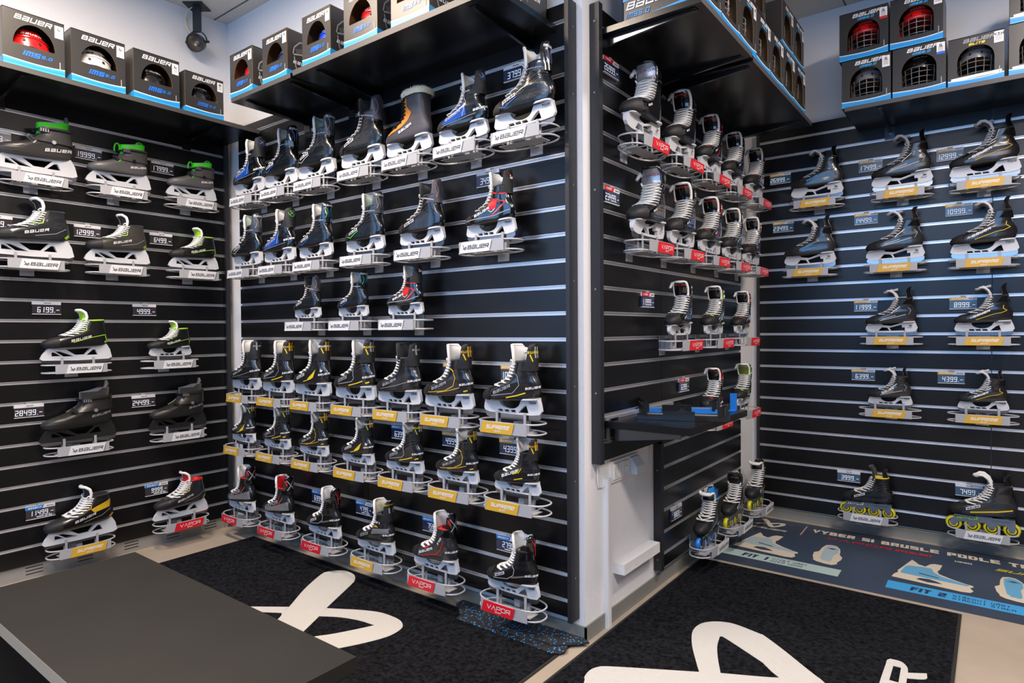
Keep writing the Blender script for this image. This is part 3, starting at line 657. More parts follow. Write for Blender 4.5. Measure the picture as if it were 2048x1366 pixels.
STYLES = {
 'Xblue': xs(BLUE, BLUE), 'Xgreen': xs(BLUE, GRN), 'XLPblue': xl(BLUE, GPR, BLUE), 'XLPgrey': xl(GPR, GPR, GPR, mint=True, guard=GREYG), 'XLPgreen': xl(GPR, GPR, GRN, mint=True, guard=GREYG), 'XLPbg': xl(GRN, BLUE, BLUE),
 'NS': ns(mat('maroon print',(120,40,50),.4)), 'REC': rb(), 'FUR': dict(kind='fur', boot=mat('grey brown leather',(62,58,64),.42,bump=.1), face=None, lace=BLKM, collar=mat('cream fur', (236,228,200), .95, bump=1.0, bscale=260, sheen=.6),
    patches=[([(.090,.103),(.045,.110),(.0,.124),(-.036,.148),(-.060,.180),(-.044,.198),(-.034,.215),(-.034,.252)],[(.096,.110),(.062,.128),(.036,.146),(.020,.162),(.012,.180),(.007,.200),(.005,.220),(.005,.252)],mat('ochre suede',(186,116,36),.7,bump=.4,bscale=300))], texts=[('BaUeR',.020,.096,math.radians(20),.011,WPR,1.2)]),
 'Splain': su('plain'), 'Sm5': su('m5'), 'Spatch': su('patch', tcol=WPR), 'Sbox': su('box', g=GPR, tcol=YEL), 'Smach': su('plain', tline=BLKF, trim=BLKF), 'Spro': su('pro'), 'Sm': su('m5', tcol=YEL, g=GPR), 'Ssm': su('sm'), 'S27': su('s27'),
 'Vsil': va('sil'), 'Vred': va('red', tline=WHTF), 'Vx': va('x'), 'Vsil2': va('sil', tline=RED),
 'Phyp': pv(mat('dark red print',(150,30,40),.4), holder='edge', tongue='up', face=mat('brushed silver tongue',(150,152,156),.3,metal=.6), ttext=[('VvPOR',10.2,.014,mat('dark red print',(150,30,40),.4))], trim=BLKG),
 'Pblk': pv(RED, holder='edge'), 'Pred': pv(RED, RED), 'Pdark': pv(GPR), 'Pdark2': pv(GPR, RED), 'Plime': pv(GPR, LIME), 'Plime2': pv(GPR, LIME, face=mat('olive tongue',(90,100,40),.4)),
 'Rplain': su_r('plain'), 'Rlines': su_r('lines'), 'Rgold': su_r('gold'), 'Rgold2': su_r('gold', YEL),
 'Rsm': su_r('lines', holder='tuuk', texts=[('BaUeR',.045,.098,math.radians(25),.012,WPR,1.2)]),
 'Ggreen': go(LIME, CARB), 'Gbrown': go(LIME, mat('bronze boot',(58,54,50),.35,coat=.4)), 'Glime': go(LIME, BLK, collar=LIME, tface=LIME, lines=[([(.02,.142),(-.03,.156),(-.036,.182)],.004,LIME),([(.03,.094),(-.06,.118),(-.118,.128),(-.126,.10)],.004,LIME),([(-.118,.084),(-.134,.10)],.012,LIME)]),
 'Glime2': go(LIME, BLK, collar=LIME, tface=LIME, holder='tuuk', lines=[([(.02,.142),(-.03,.156),(-.036,.182)],.004,LIME),([(.03,.094),(-.06,.118),(-.118,.128),(-.126,.10)],.004,LIME)]),
 'Ggold': go(GOLD, BLK, patches=[([(-.045,.128),(-.115,.140)],[(-.030,.148),(-.122,.182)],mat('ochre panel',(196,160,30),.4))]), 'Gvap': go(YEL, CARB, tface=RED, collar=RED),
 'KGa': dict(kind='shell', boot=CHARS, cuff=mat('grey cuff',(70,68,67),.38), liner=NEON, rivet=SILV, buckle=GREYS, buckle2=SILV, loops=[], loopm=NEON, holder='truss', backtab=GREYS, texts=[('BaUeR',-.022,.094,.10,.015,WPR,1.2)]),
 'KGb': dict(kind='shell', boot=GREYS, cuff=mat('grey cuff',(70,68,67),.38), liner=NEON, rivet=BLK, buckle=BLK, buckle2=NEON, loops=[(-.100,.248,.016,.018),(.010,.214,.012,.026)], loopm=NEON, holder='truss', texts=[('BaUeR',-.040,.098,.12,.012,WPR,1.2)]),
 'KB': dict(kind='shell', boot=BLKS, cuff=mat('black cuff',(36,34,33),.38), liner=BLKF, rivet=SILV, buckle=BLKM, buckle2=CHROME, loops=[], loopm=BLK, holder='truss', hm=TUUKB, backtab=mat('bronze tab',(110,98,90),.35), texts=[('BaUeR',-.040,.104,.14,.012,GPR,1.2)]),
 'IBl': dict(kind='inline', collar=SKY, tongue='flop', boot=BLK, wheel=mat('blue wheel',(28,120,210),.25,coat=.4), hub=WHT, frame=BLK, ftext=WPR, ttext=[('BaUeR',9.4,.009,GPR)], lines=[([(.06,.085),(-.08,.100)],.006,SKY)]),
 'IYe': dict(kind='inline', collar=YEL, tongue='up', tline=BLKF, trim=BLKF, boot=BOOTX, ribs=True, badge=badge(), wheel=mat('yellow wheel',(206,196,20),.25,coat=.4), hub=mat('yellow hub',(206,190,20),.3), frame=mat('silver frame',(120,128,140),.3,metal=.7), ftext=WPR, ttext=[('BaUeR',10.5,.009,GPR)], gh=.10, gstyle='bent'),
 'IYe2': dict(kind='inline', collar=BLKF, tongue='flop', boot=CARB, badge=badge(), wheel=mat('yellow wheel',(206,196,20),.25,coat=.4), hub=mat('yellow hub',(206,190,20),.3), frame=mat('silver frame',(120,128,140),.3,metal=.7), ftext=LIME, gh=.10, gstyle='bent', lines=[([(.05,.084),(-.06,.096),(-.12,.108)],.007,YEL)]),
}
SCN = {  # category of look per style, for the labels
 'Xblue':'black hockey skate with glossy blue panel','Xgreen':'black skate with blue panel and green guard outline','XLPblue':'black ribbed skate with blue line and white badge','XLPgrey':'black ribbed skate with grey guard and mint tongue','XLPgreen':'black ribbed skate with green line and mint tongue',
 'XLPbg':'black ribbed skate with green and blue guard','NS':'black ribbed skate with maroon grey guard','REC':'black skate with red stripes','FUR':'grey brown fur cuffed leather ice skate','Splain':'plain black hockey skate','Sm5':'black skate with yellow sole stripe','Spatch':'black skate with yellow side patch',
 'Sbox':'black skate with grey badge and yellow marks','Smach':'all black hockey skate with black tongue','Spro':'black skate with gold outline','Sm':'black skate with grey and yellow guard','Ssm':'small black skate with yellow flash','S27':'black skate with silver heel and ochre panel',
 'Vsil':'black skate with silver heel and red collar','Vsil2':'silver heeled skate with red tongue','Vred':'dark skate with red line and red collar','Vx':'black skate with white badge and red mark','Phyp':'black laced skate with brushed silver tongue','Pblk':'black laced skate with red tongue lettering','Pred':'laced skate with red collar',
 'Pdark':'black laced skate with grey tongue lettering','Pdark2':'black laced skate with small red accents','Plime':'laced skate with lime collar','Plime2':'laced skate with olive tongue','Rplain':'plain carbon skate with blue lettering','Rlines':'carbon skate with white slanting lines','Rgold':'black skate with gold outline','Rgold2':'black skate with yellow outline','Rsm':'small carbon skate with white lettering',
 'Ggreen':'black laced goalie skate with lime accents','Gbrown':'bronze laced goalie skate','Glime':'lime and black laced goalie skate','Glime2':'small lime and black goalie skate','Ggold':'black goalie skate with ochre ankle panel','Gvap':'dark goalie skate with red tongue','KGa':'charcoal buckled goalie skate with green liner','KGb':'grey buckled goalie skate with green loops','KB':'all black buckled goalie skate',
 'IBl':'black inline skate with blue wheels','IYe':'black inline skate with yellow wheels','IYe2':'carbon inline skate with yellow wheels'}

# wall frames: (origin plane), toe direction, wall normal
def frame(w, u, z, n=0.0):
    """matrix whose local x is the toe direction, y the wall normal, z up"""
    if w == 'L': o, x, y = Vector((-3.73+n,u,z)), Vector((0,-1,0)), Vector((1,0,0))
    elif w == 'P': o, x, y = Vector((-1.208+n,u,z)), Vector((0,-1,0)), Vector((1,0,0))
    elif w == 'M': o, x, y = Vector((u,2.038-n,z)), Vector((-1,0,0)), Vector((0,-1,0))
    else: o, x, y = Vector((u,4.155-n,z)), Vector((-1,0,0)), Vector((0,-1,0))
    zz = Vector((0,0,1))
    return Matrix(((x.x,y.x,zz.x,o.x),(x.y,y.y,zz.y,o.y),(x.z,y.z,zz.z,o.z),(0,0,0,1)))

WNAME = {'L':'left wall','M':'middle wall','P':'column side','R':'right wall'}
ORD = ['first','second','third','fourth','fifth','sixth','seventh']
ROWN = {'L':['top','second','third','fourth','bottom'],'M':['top','second','third','fourth','fifth','bottom'],'P':['top','second','third','fourth','bottom'],'R':['top','second','third','fourth','bottom']}
# rows: wall, slot height, [(along-wall position, style, scale)], card
ROWS = [
 ('L',0,1.9585,[(1.047,'KGa',1.08),(1.410,'KGb',.98),(1.787,'KGb',.90)],'W'),
 ('L',1,1.5585,[(1.026,'Ggreen',1.08),(1.398,'Gbrown',.98),(1.793,'Glime',.90)],'W'),
 ('L',2,1.0585,[(1.203,'Glime',.98),(1.652,'Glime2',.78)],'W'),
 ('L',3,.6585,[(1.205,'KB',1.06),(1.692,'KB',1.00)],'W'),
 ('L',4,.1585,[(1.205,'Ggold',1.03),(1.698,'Gvap',.96)],'SV'),
 ('M',0,1.9585,[(-3.316,'Xblue',1.02),(-3.010,'XLPblue',1.02),(-2.706,'XLPgrey',1.02),(-2.355,'NS',1.04),(-2.043,'FUR',.97),(-1.728,'Xblue',.92),(-1.420,'XLPblue',.98)],'W'),
 ('M',1,1.5585,[(-3.352,'XLPgrey',.98),(-3.039,'Xgreen',.96),(-2.722,'XLPbg',.92),(-2.343,'XLPgreen',.92),(-1.970,'NS',.92),(-1.587,'REC',.86)],'W'),
 ('M',2,1.2585,[(-2.797,'NS',.74),(-2.435,'XLPbg',.74),(-2.076,'REC',.76)],'W'),
 ('M',3,.8585,[(-3.384,'Splain',.98),(-3.071,'Sm5',.98),(-2.762,'Spatch',1.0),(-2.426,'Sbox',1.0),(-2.122,'Smach',.96),(-1.819,'Spro',.95),(-1.486,'Sm',.96)],'S'),
 ('M',4,.5585,[(-3.423,'Spatch',.80),(-3.087,'Sbox',.82),(-2.758,'Spro',.80),(-2.412,'Spatch',.78),(-2.091,'Sbox',.82),(-1.775,'Spro',.80),(-1.465,'Ssm',.76)],'S'),
 ('M',5,.1585,[(-3.455,'Vsil',.92),(-3.079,'Vsil2',.90),(-2.680,'Vx',.88),(-2.291,'S27',.88),(-1.905,'Vred',.90),(-1.489,'Vx',.86)],'VVVSVV'),
 ('P',0,1.9585,[(2.349,'Phyp',1.06),(2.736,'Pblk',1.02),(3.103,'Pred',.98),(3.458,'Pdark',.98),(3.841,'Pdark2',.98)],'V'),
 ('P',1,1.5585,[(2.395,'Phyp',1.02),(2.741,'Pblk',.98),(3.097,'Pred',.96),(3.435,'Pdark',.94),(3.778,'Pdark2',.94)],'V'),
 ('P',2,1.1585,[(2.720,'Pblk',.84),(3.155,'Plime',.84),(3.604,'Pdark2',.82)],'V'),
 ('P',3,.7585,[(3.140,'Pred',.80),(3.621,'Plime2',.80)],'V'),
 ('P',4,.1585,[(3.070,'IBl',.86),(3.468,'IYe',.88),(3.883,'IYe2',.90)],'W'),
 ('R',0,1.9585,[(-.833,'Rplain',.98),(-.406,'Rlines',1.0),(-.043,'Rgold',1.02)],'S'),
 ('R',1,1.5585,[(-.871,'Rplain',.98),(-.437,'Rlines',.97),(-.044,'Rgold2',.98)],'S'),
 ('R',2,1.1585,[(-.453,'Rlines',.86),(-.042,'Rgold2',.86)],'S'),
 ('R',3,.7585,[(-.458,'Rsm',.74),(-.043,'Rgold2',.74)],'S'),
 ('R',4,.1585,[(-.566,'IYe',.90),(-.040,'IYe2',1.02)],'W'),
]

# ------------------------------------------------------------------ skate stands (shared meshes)
def superring(rx, y0, y1, z, n=36, p=2.6):
    cy = (y0+y1)/2; ry = (y1-y0)/2; out = []
    for i in range(n):
        a = 2*PI*i/n; c, s = math.cos(a), math.sin(a)
        out.append((rx*math.copysign(abs(c)**(2/p), c), cy+ry*math.copysign(abs(s)**(2/p), s), z))
    return out
def mk(f):
    mb = MB(); f(mb); return mb
ST = {}
b = MB(); b.box(-.029,.029,.0008,.0034,-.083,.004, STAND); b.box(-.029,.029,-.010,.0034,.002,.0048, STAND); ST['back_plate'] = b.mesh('back_plate')
b = MB(); b.box(-.013,.013,.003,.060,-.052,-.022, STAND); b.box(-.100,.100,.058,.112,-.0585,-.0560, STAND); ST['arm'] = b.mesh('arm')
b = MB(); b.tube(superring(.148,.022,.150,-.0165), .0034, WIRE, 7, True); ST['top_ring'] = b.mesh('wire_ring', True)
b = MB(); b.tube(superring(.148,.022,.150,-.0545), .0034, WIRE, 7, True)
for x in (-.075,.075): b.tube([(x,.024,-.0545),(x,.148,-.0545)], .002, WIRE, 6)
for x in (-.03,.03): b.tube([(x,.06,-.0545),(x,.148,-.0545)], .002, WIRE, 6)
ST['low_ring'] = b.mesh('wire_ring', True)
b = MB(); n = 10
rows = [[(-.112+.224*i/n, .1515-.004*abs(2*i/n-1)**2.5, z) for i in range(n+1)] for z in (-.0585,-.0125)]
b.shell(rows, .0022, STAND, STAND, STAND); ST['front_plate'] = b.mesh('front_plate')
b = MB(); b.box(-.0055,.0055,.0940,.0970,-.057,.019, STAND); b.box(-.0055,.0055,.0750,.0772,-.057,.006, STAND); ST['post'] = b.mesh('blade_post')
b = MB(); b.box(-.0055,.0055,.0985,.1010,-.057,.010, STAND); ST['post_front'] = b.mesh('blade_post')
CARDS = {}
for k, bg, fg in (('W',WCARD,DPR),('V',REDC,WPR),('S',GOLD,WPR)):
    b = MB(); L = .076; Hh = .0215; sl = .006
    b.prism([(L-sl,-Hh),(L+sl,Hh),(-L+sl,Hh),(-L-sl,-Hh)][::-1], [], lambda x, z: (-x,.1545,z-.0365), lambda x, z: (-x,.1525,z-.0365), bg)
    t = MB(); f = plane((0,.1552,-.0365), (-1,0,0), (0,0,1))
    def at(x0, z0): return plane((-x0,.1552,-.0365+z0), (-1,0,0), (0,0,1))
    if k == 'W':
        put_text(t, '%', at(-.064,-.010), fg, .021, w=.85, st=.13, shear=0); put_text(t, 'BaUeR', at(-.040,-.008), fg, .0155, w=1.22, st=.18, gap=.20)
    elif k == 'V':
        put_text(t, 'VvPOR', at(-.053,-.006), fg, .017, w=1.15, st=.13, gap=.22, shear=.1); put_text(t, 'BaUeR', at(-.013,-.014), fg, .0045, w=1.1, st=.22, gap=.2)
    else:
        put_text(t, 'SUPReMe', at(-.054,-.004), fg, .0145, w=.92, st=.2, gap=.18, shear=.35); put_text(t, 'BaUeR', at(-.013,-.014), fg, .0045, w=1.1, st=.22, gap=.2)
    CARDS[k] = (b.mesh('brand_card'), t.mesh('lettering', fix=False))

CARDN = {'W':'white','V':'red','S':'gold'}
CARDOFF = {'L':-.012,'M':.022,'P':-.030,'R':-.004}
for w, ri, slot, items, cards in ROWS:
    for i, (u, sty, sc) in enumerate(items):
        ck = cards[i % len(cards)] if len(cards) > 1 else cards
        where = '%s from %s, %s row, %s' % (ORD[i], 'column edge' if w == 'P' else 'left', ROWN[w][ri], WNAME[w])
        M = frame(w, u, slot)
        t = thing('skate_stand', 'grey wire stand with %s card, %s' % (CARDN[ck], where), 'display stand', M, 'wire skate stands on the slatted walls')
        for nm in ('back_plate','arm','front_plate'): obj(nm, ST[nm], t)
        obj('wire_ring', ST['top_ring'], t); obj('wire_ring', ST['low_ring'], t)
        for x in (-.068,.068):
            p = obj('blade_post', ST['post' if sty[0] != 'I' else 'post_front'], t); p.location = (x,0,0)
        c = obj('brand_card', CARDS[ck][0], t); c.location = (CARDOFF[w],0,0); obj('lettering', CARDS[ck][1], c)
        Ms = frame(w, u, slot-.009, .085) if sty[0] != 'I' else frame(w, u, slot-.034, .080)
        k = thing('inline_skate' if sty[0] == 'I' else 'ice_skate', '%s, %s' % (SCN[sty], where), 'skate', Ms @ Matrix.Scale(sc, 4), 'inline skates near the floor' if sty[0] == 'I' else 'ice skates on the %s' % WNAME[w])
        for prt in build_skate(sty):
            p = obj(prt[0], prt[1], k)
            if len(prt) > 3: p.location = prt[3]
            for nm, me, loc in prt[2]:
                q = obj(nm, me, p); q.location = loc

#PART2
# ------------------------------------------------------------------ room shell
WALLW = mat('white plaster', (226,226,228), .7, bump=.35, bscale=60)
CEIL = mat('ceiling tile', (214,212,206), .85, noise=.10, nscale=160, bump=.5, bscale=300)
FLOORM = mat('beige floor', (158,145,129), .55, noise=.10, nscale=4)
SKIRT = mat('grey skirting', (128,128,122), .5, noise=.05, nscale=8)
PAN = mat('black melamine', (12,12,14), .30, spec=.42, bump=.05, bscale=400)
PANE = mat('black melamine edge', (30,31,35), .42)
BRK = mat('bracket metal', (92,94,98), .22, metal=1)
SHELFM = mat('black shelf board', (13,13,14), .25, bump=.05, bscale=400)
SHELFE = mat('shelf edge band', (62,60,60), .5)
DARKW = mat('dark back room', (48,48,52), .7)

def wp(w, u, n, z):
    return {'L':(-3.73+n,u,z),'P':(-1.208+n,u,z),'M':(u,2.038-n,z),'R':(u,4.155-n,z)}[w]
def wbox(mb, w, u0, u1, n0, n1, z0, z1, m):
    a = wp(w,u0,n0,z0); c = wp(w,u1,n1,z1)
    mb.box(min(a[0],c[0]),max(a[0],c[0]),min(a[1],c[1]),max(a[1],c[1]),min(z0,z1),max(z0,z1),m)

CZ = 3.09
b = MB(); b.box(-3.9,3.4,-2.6,4.4,-.08,0,FLOORM); struct('floor', b)
b = MB(); b.box(-3.9,3.4,-2.6,4.4,CZ,CZ+.1,CEIL); ceiling = struct('ceiling', b)
b = MB()   # tile joints as thin dark grey strips
for i in range(13):
    y = 2.0-.6*i+.6*4; 
    if -2.5 < y < 4.2: b.box(-3.77,3.3,y-.004,y+.004,CZ-.0015,CZ+.001,mat('joint grey', (96,92,88), .9))
for i in range(6):
    x = -3.1+1.2*i; b.box(x-.004,x+.004,-2.5,4.19,CZ-.0014,CZ+.001,mat('joint grey', (96,92,88), .9))
struct('trim_1', b)
b = MB(); b.box(-3.90,-3.77,-2.6,2.2,0,CZ,WALLW); struct('wall_left', b)
b = MB(); b.box(-3.77,-1.238,2.08,4.3,0,CZ,WALLW); struct('wall_middle', b)
b = MB(); b.box(-1.238,3.4,4.19,4.3,0,CZ,WALLW); struct('wall_right', b)
b = MB(); b.box(-3.9,3.4,-2.6,-2.5,0,CZ,DARKW); struct('wall_rear', b)
b = MB(); b.box(3.3,3.4,-2.6,4.3,0,CZ,DARKW); struct('wall_side', b)
b = MB(); b.box(-3.77,-1.231,2.072,2.08,0,.058,SKIRT); struct('baseboard_middle', b)
b = MB(); b.box(-1.238,-1.231,2.072,4.19,0,.060,SKIRT); struct('baseboard_column', b)
b = MB(); b.box(-1.231,3.3,4.180,4.19,0,.056,SKIRT); b.box(-1.231,3.3,4.176,4.19,.054,.0575,mat('yellowed caulk',(176,160,110),.7)); struct('baseboard_right', b)
b = MB(); PL = mat('grey metal plinth', (150,148,144), .45, metal=.3); b.box(-3.77,-3.742,-2.4,2.0,0,.075,PL)
for i in range(20):
    y = 1.93-.22*i
    for z in (.022,.038,.054): b.box(-3.7425,-3.7412,y-.05,y+.02,z-.0022,z+.0022,BLKM)
struct('baseboard_left', b)
# corner stop, pale vertical cable trunking and the plaster ledge on the column
b = MB(); TR = mat('white trunking', (214,214,216), .4); b.box(-1.238,-1.218,2.222,2.252,0,.602,TR); b.box(-1.218,-1.2165,2.226,2.248,.005,.60,mat('trunking lid',(222,222,225),.35)); struct('trim_2', b)
b = MB(); b.box(-1.238,-1.186,2.302,2.645,.196,.240,mat('rough plaster ledge', (226,224,222), .75, bump=.6, bscale=50)); struct('trim_3', b)

# ------------------------------------------------------------------ slatted panels
def slat_panel(w, u0, u1, z0, z1, label, ends=(), endz=None):
    t = thing('slatwall_panel', label, 'wall panel', Matrix.Translation(wp(w,(u0+u1)/2,0,z0)), 'black slatted wall panels')
    T0 = Vector(t.location)
    def fin(mb): mb.v = [tuple(Vector(p)-T0) for p in mb.v]; return mb
    b = MB(); a = MB(); wbox(b, w, u0, u1, -.018, -.0105, z0, z1, PAN)
    z = .0585; cuts = []
    while z < z1:
        if z > z0+.01: cuts.append(z)
        z += .1
    lo = z0
    for c in cuts+[None]:
        hi = c-.0062 if c else z1
        wbox(b, w, u0, u1, -.0106, 0, lo, hi, PAN)
        if c:
            lo = c+.0062
            wbox(a, w, u0, u1, -.0100, -.0075, c-.0062, c+.0062, ALU)
            wbox(a, w, u0, u1, -.0080, .0006, c-.0076, c-.0044, ALU); wbox(a, w, u0, u1, -.0080, .0006, c+.0046, c+.0072, ALU)
    obj('board', fin(b).mesh('board'), t); obj('slot_inserts', fin(a).mesh('slot_inserts'), t)
    for e0, e1, n0, n1, ez0, ez1, scr in ends:
        b = MB(); wbox(b, w, e0, e1, n0, n1, ez0, ez1, PANE); e = obj('end_board', fin(b).mesh('end_board'), t)
        for zz in scr:
            s = MB(); nd = (n0+n1)/2
            if w == 'M': s.cyl(wp(w, e1, nd, zz), (1,0,0), .004, .003, CHROME, 12)
            else: s.cyl(wp(w, e0, nd, zz), (0,1,0), .004, .003, CHROME, 12)
            obj('screw', fin(s).mesh('screw', True), e)
    return t
slat_panel('L', -.40, .798, .07, 2.43, 'black slatted panel at the near end of the left wall')
lp = slat_panel('L', .802, 2.020, .07, 2.43, 'black slatted panel of the left wall beside the corner', [(2.020,2.046,-.03,.016,.05,2.43,())])
b = MB(); b.cyl((-3.735,2.034,.026), (0,0,1), .010, .050, BLKM, 14); b.cyl((-3.735,2.034,.005), (0,0,1), .016, .010, CHROME, 16)
tag(obj('adjustable_foot', b.mesh('adjustable_foot', True)), 'small black levelling foot under the corner post of left wall', 'foot')
slat_panel('M', -3.585, -2.447, .095, 2.41, 'black slatted panel, left half of the middle wall')
slat_panel('M', -2.443, -1.279, .095, 2.425, 'black slatted panel, right half of the middle wall', [(-1.279,-1.262,-.038,.020,.085,2.43,(2.33,2.08,1.74,1.38,.98,.62,.25))])
slat_panel('P', 2.160, 2.716, .682, 2.43, 'short black slatted panel high on the column side', [(2.132,2.160,-.028,.012,.675,2.44,(2.37,2.10,1.73,1.35,.95))])
slat_panel('P', 2.719, 3.860, .095, 2.43, 'full height black slatted panel on the column side', [(2.690,2.7185,-.028,.010,.090,.6745,(.55,.14))])
slat_panel('R', -1.181, -.008, .075, 2.43, 'black slatted panel, left part of the right wall', [(-1.200,-1.181,-.030,.004,.07,2.43,())])
slat_panel('R', -.004, 1.20, .075, 2.43, 'black slatted panel, right part of the right wall')

# ------------------------------------------------------------------ electronic price tags
SCREEN = mat('tag screen', (38,48,76), .2, coat=.4); SCREENB = mat('tag screen brown', (52,46,52), .2, coat=.4); SCREENT = mat('tag screen teal', (62,92,118), .25, coat=.4)
DIG = mat('tag digits', (214,220,232), .4, emit=.35); STRIPW = mat('tag strip white', (206,206,210), .45); TAGB = mat('blue strip', (20,120,200), .45)
def price_tag(w, u, slot, txt, hd, label, small=None):
    t = thing('price_tag', label, 'price tag', frame(w, u, slot), 'electronic price tags in the wall slots')
    b = MB(); scr = {'L':SCREENB,'R':SCREENT}.get(w, SCREEN)
    b.box(-.060,.060,.0012,.009,-.0665,-.0215, scr); b.box(-.060,.060,.0012,.0098,-.0685,-.0655, STRIPW); obj('screen', b.mesh('screen'), t)
    b = MB(); b.box(-.060,.060,.001,.0095,-.0205,-.0050, STRIPW); b.box(-.012,.012,.0008,.007,-.006,.003, STAND)
    cm = {'V':REDC,'S':GOLD,'B':TAGB}.get(hd)
    if cm: b.prism([(-.0605,-.0210),(.006,-.0210),(.014,-.0045),(-.0605,-.0045)], [], lambda x, z: (-x,.0105,z), lambda x, z: (-x,.0090,z), cm)
    st = obj('header_strip', b.mesh('header_strip'), t)
    q = MB()
    if cm: put_text(q, {'V':'VvPOR','S':'SUPReMe','B':'BeNeFIT'}[hd].replace('N','N'), plane((.052,.0112,-.0165), (-1,0,0), (0,0,1)), WPR, .0075, w=.85, st=.24, gap=.3)
    put_text(q, 'BaUeR', plane((-.024 if cm else .012,.0100,-.0150), (-1,0,0), (0,0,1)), DPR, .0045, w=1.0, st=.24, gap=.3)
    obj('lettering', q.mesh('lettering', fix=False), st)
    q = MB(); hd_ = .026 if not small else .023; wd = text2d(txt, hd_, .50, .17, .11, .06)[1]
    put_text(q, txt, plane((-.052+wd,.0096,-.0585 if not small else -.0515), (-1,0,0), (0,0,1)), DIG, hd_, w=.50, gap=.17, st=.11, shear=.06)
    if small:
        q.box(-.012,.018,.0094,.0097,-.0600,-.0570, DIG); put_text(q, small, plane((-.016,.0096,-.0632), (-1,0,0), (0,0,1)), DIG, .008, w=.56, gap=.2, st=.14, shear=.06)
    obj('digits', q.mesh('digits', fix=False), t)
for a in [('L',.913,2.1585,'9999.-','W','price tag cut off at left edge, top row of left wall'),('L',1.298,2.1585,'19999.-','W','price tag reading 19999 on the left wall'),('L',1.663,2.1585,'17999.-','W','price tag reading 17999 on the left wall'),
 ('L',.912,1.7585,'8449.-','W','price tag cut off at left edge, second row of left wall'),('L',1.286,1.7585,'12999.-','W','price tag with white strip reading 12999 on left wall'),('L',1.649,1.7585,'6499.-','W','price tag reading 6499 on the left wall'),
 ('L',1.102,1.3585,'6199.-','W','price tag reading 6199 on the left wall'),('L',1.555,1.3585,'4999.-','W','price tag reading 4999 on the left wall'),('L',1.022,.8585,'28499.-','W','price tag reading 28499 on the left wall'),('L',1.542,.8585,'24499.-','W','price tag reading 24499 on the left wall'),
 ('L',1.060,.3585,'11499.-','B','price tag with blue strip reading 11499','20799.-'),('L',1.602,.3585,'9999.-','B','price tag with blue strip reading 9999','20799.-'),
 ('M',-1.515,2.2585,'3799.-','W','price tag half behind the top right skate, middle wall'),('M',-1.662,1.8585,'3499.-','W','price tag reading 3499 above red striped skate, middle wall'),('M',-1.540,1.0585,'10999.-','S','gold strip price tag behind last skate, fourth row, middle wall'),
 ('M',-1.862,1.0585,'9499.-','S','gold strip price tag behind sixth skate, fourth row, middle wall'),('M',-1.550,.7585,'4399.-','S','gold strip price tag behind last skate, fifth row, middle wall'),('M',-1.872,.7585,'4999.-','S','gold strip price tag behind sixth skate, fifth row, middle wall'),
 ('M',-2.20,.7585,'6399.-','B','blue strip price tag behind fifth skate, fifth row, middle wall'),('M',-2.467,.3585,'4799.-','B','price tag with blue strip reading 4799','7299.-'),('M',-2.000,.3585,'7599.-','B','blue strip price tag half behind red lined skate','11999.-'),
 ('M',-1.570,.3585,'2799.-','B','price tag with blue strip reading 2799','4249.-'),('M',-2.83,.3585,'6999.-','B','blue strip price tag behind third skate, bottom row'),
 ('P',2.236,2.2585,'26999.-','V','price tag with red strip reading 26999'),('P',2.238,1.7585,'23499.-','V','price tag with red strip reading 23499'),('P',2.562,1.3585,'11999.-','V','price tag with red strip reading 11999'),('P',2.965,.9585,'6399.-','V','price tag with red strip reading 6399'),
 ('P',2.869,.3585,'3869.-','W','price tag reading 3869 beside the blue inline skate'),('P',3.304,.3585,'3999.-','W','price tag behind the blue inline skate'),('P',3.72,.3585,'3799.-','B','blue strip price tag beside furthest inline skate'),
 ('R',-1.056,2.1585,'26999.-','S','price tag with gold strip reading 26999'),('R',-.564,2.1585,'17499.-','S','price tag reading 17499 on the right wall'),('R',-.190,2.1585,'12999.-','S','price tag with gold strip reading 12999'),
 ('R',-1.038,1.8585,'23499.-','S','price tag with gold strip reading 23499'),('R',-.586,1.8585,'14499.-','S','price tag reading 14499 on the right wall'),('R',-.149,1.8585,'10999.-','S','price tag reading 10999 on the right wall'),
 ('R',-.587,1.3585,'11999.-','S','price tag with gold strip reading 11999'),('R',-.129,1.3585,'8999.-','S','price tag reading 8999 on the right wall'),('R',-.599,.9585,'6399.-','S','price tag with gold strip reading 6399'),('R',-.180,.9585,'4399.-','S','price tag reading 4399 on the right wall'),
 ('R',-.673,.3585,'3999.-','W','price tag reading 3999 beside inline skate, right wall'),('R',-.099,.3585,'7499.-','W','price tag reading 7499 above inline skate, right wall')]: price_tag(*a)

# ------------------------------------------------------------------ high shelves with brackets
def shelf(w, u0, u1, n1, z0, th, label, brs):
    t = thing('wall_shelf', label, 'shelf', Matrix.Translation(wp(w,(u0+u1)/2,n1/2,z0)), 'black shelves above the skates'); T0 = Vector(t.location)
    def fin(mb): mb.v = [tuple(Vector(p)-T0) for p in mb.v]; return mb
    b = MB(); wbox(b, w, u0, u1, .002, n1-.001, z0, z0+th, SHELFM); o = obj('board', fin(b).mesh('board'), t)
    b = MB(); wbox(b, w, u0, u1, n1-.001, n1+.0005, z0, z0+th, SHELFE); obj('edge_band', fin(b).mesh('edge_band'), t)
    for u in brs:
        b = MB(); pts = [(.003,z0-.001),(n1-.035,z0-.001),(n1-.035,z0-.008),(.05,z0-.032),(.003,z0-.038)]
        b.prism(pts, [], lambda n, z: wp(w,u-.006,n,z), lambda n, z: wp(w,u+.006,n,z), BRK)
        wbox(b, w, u-.024, u+.024, .001, .005, z0-.075, z0-.004, BRK); wbox(b, w, u-.016, u+.016, n1-.075, n1-.030, z0-.004, z0-.001, BRK)
        obj('bracket', fin(b).mesh('bracket'), t)
    return t
SZ = 2.328
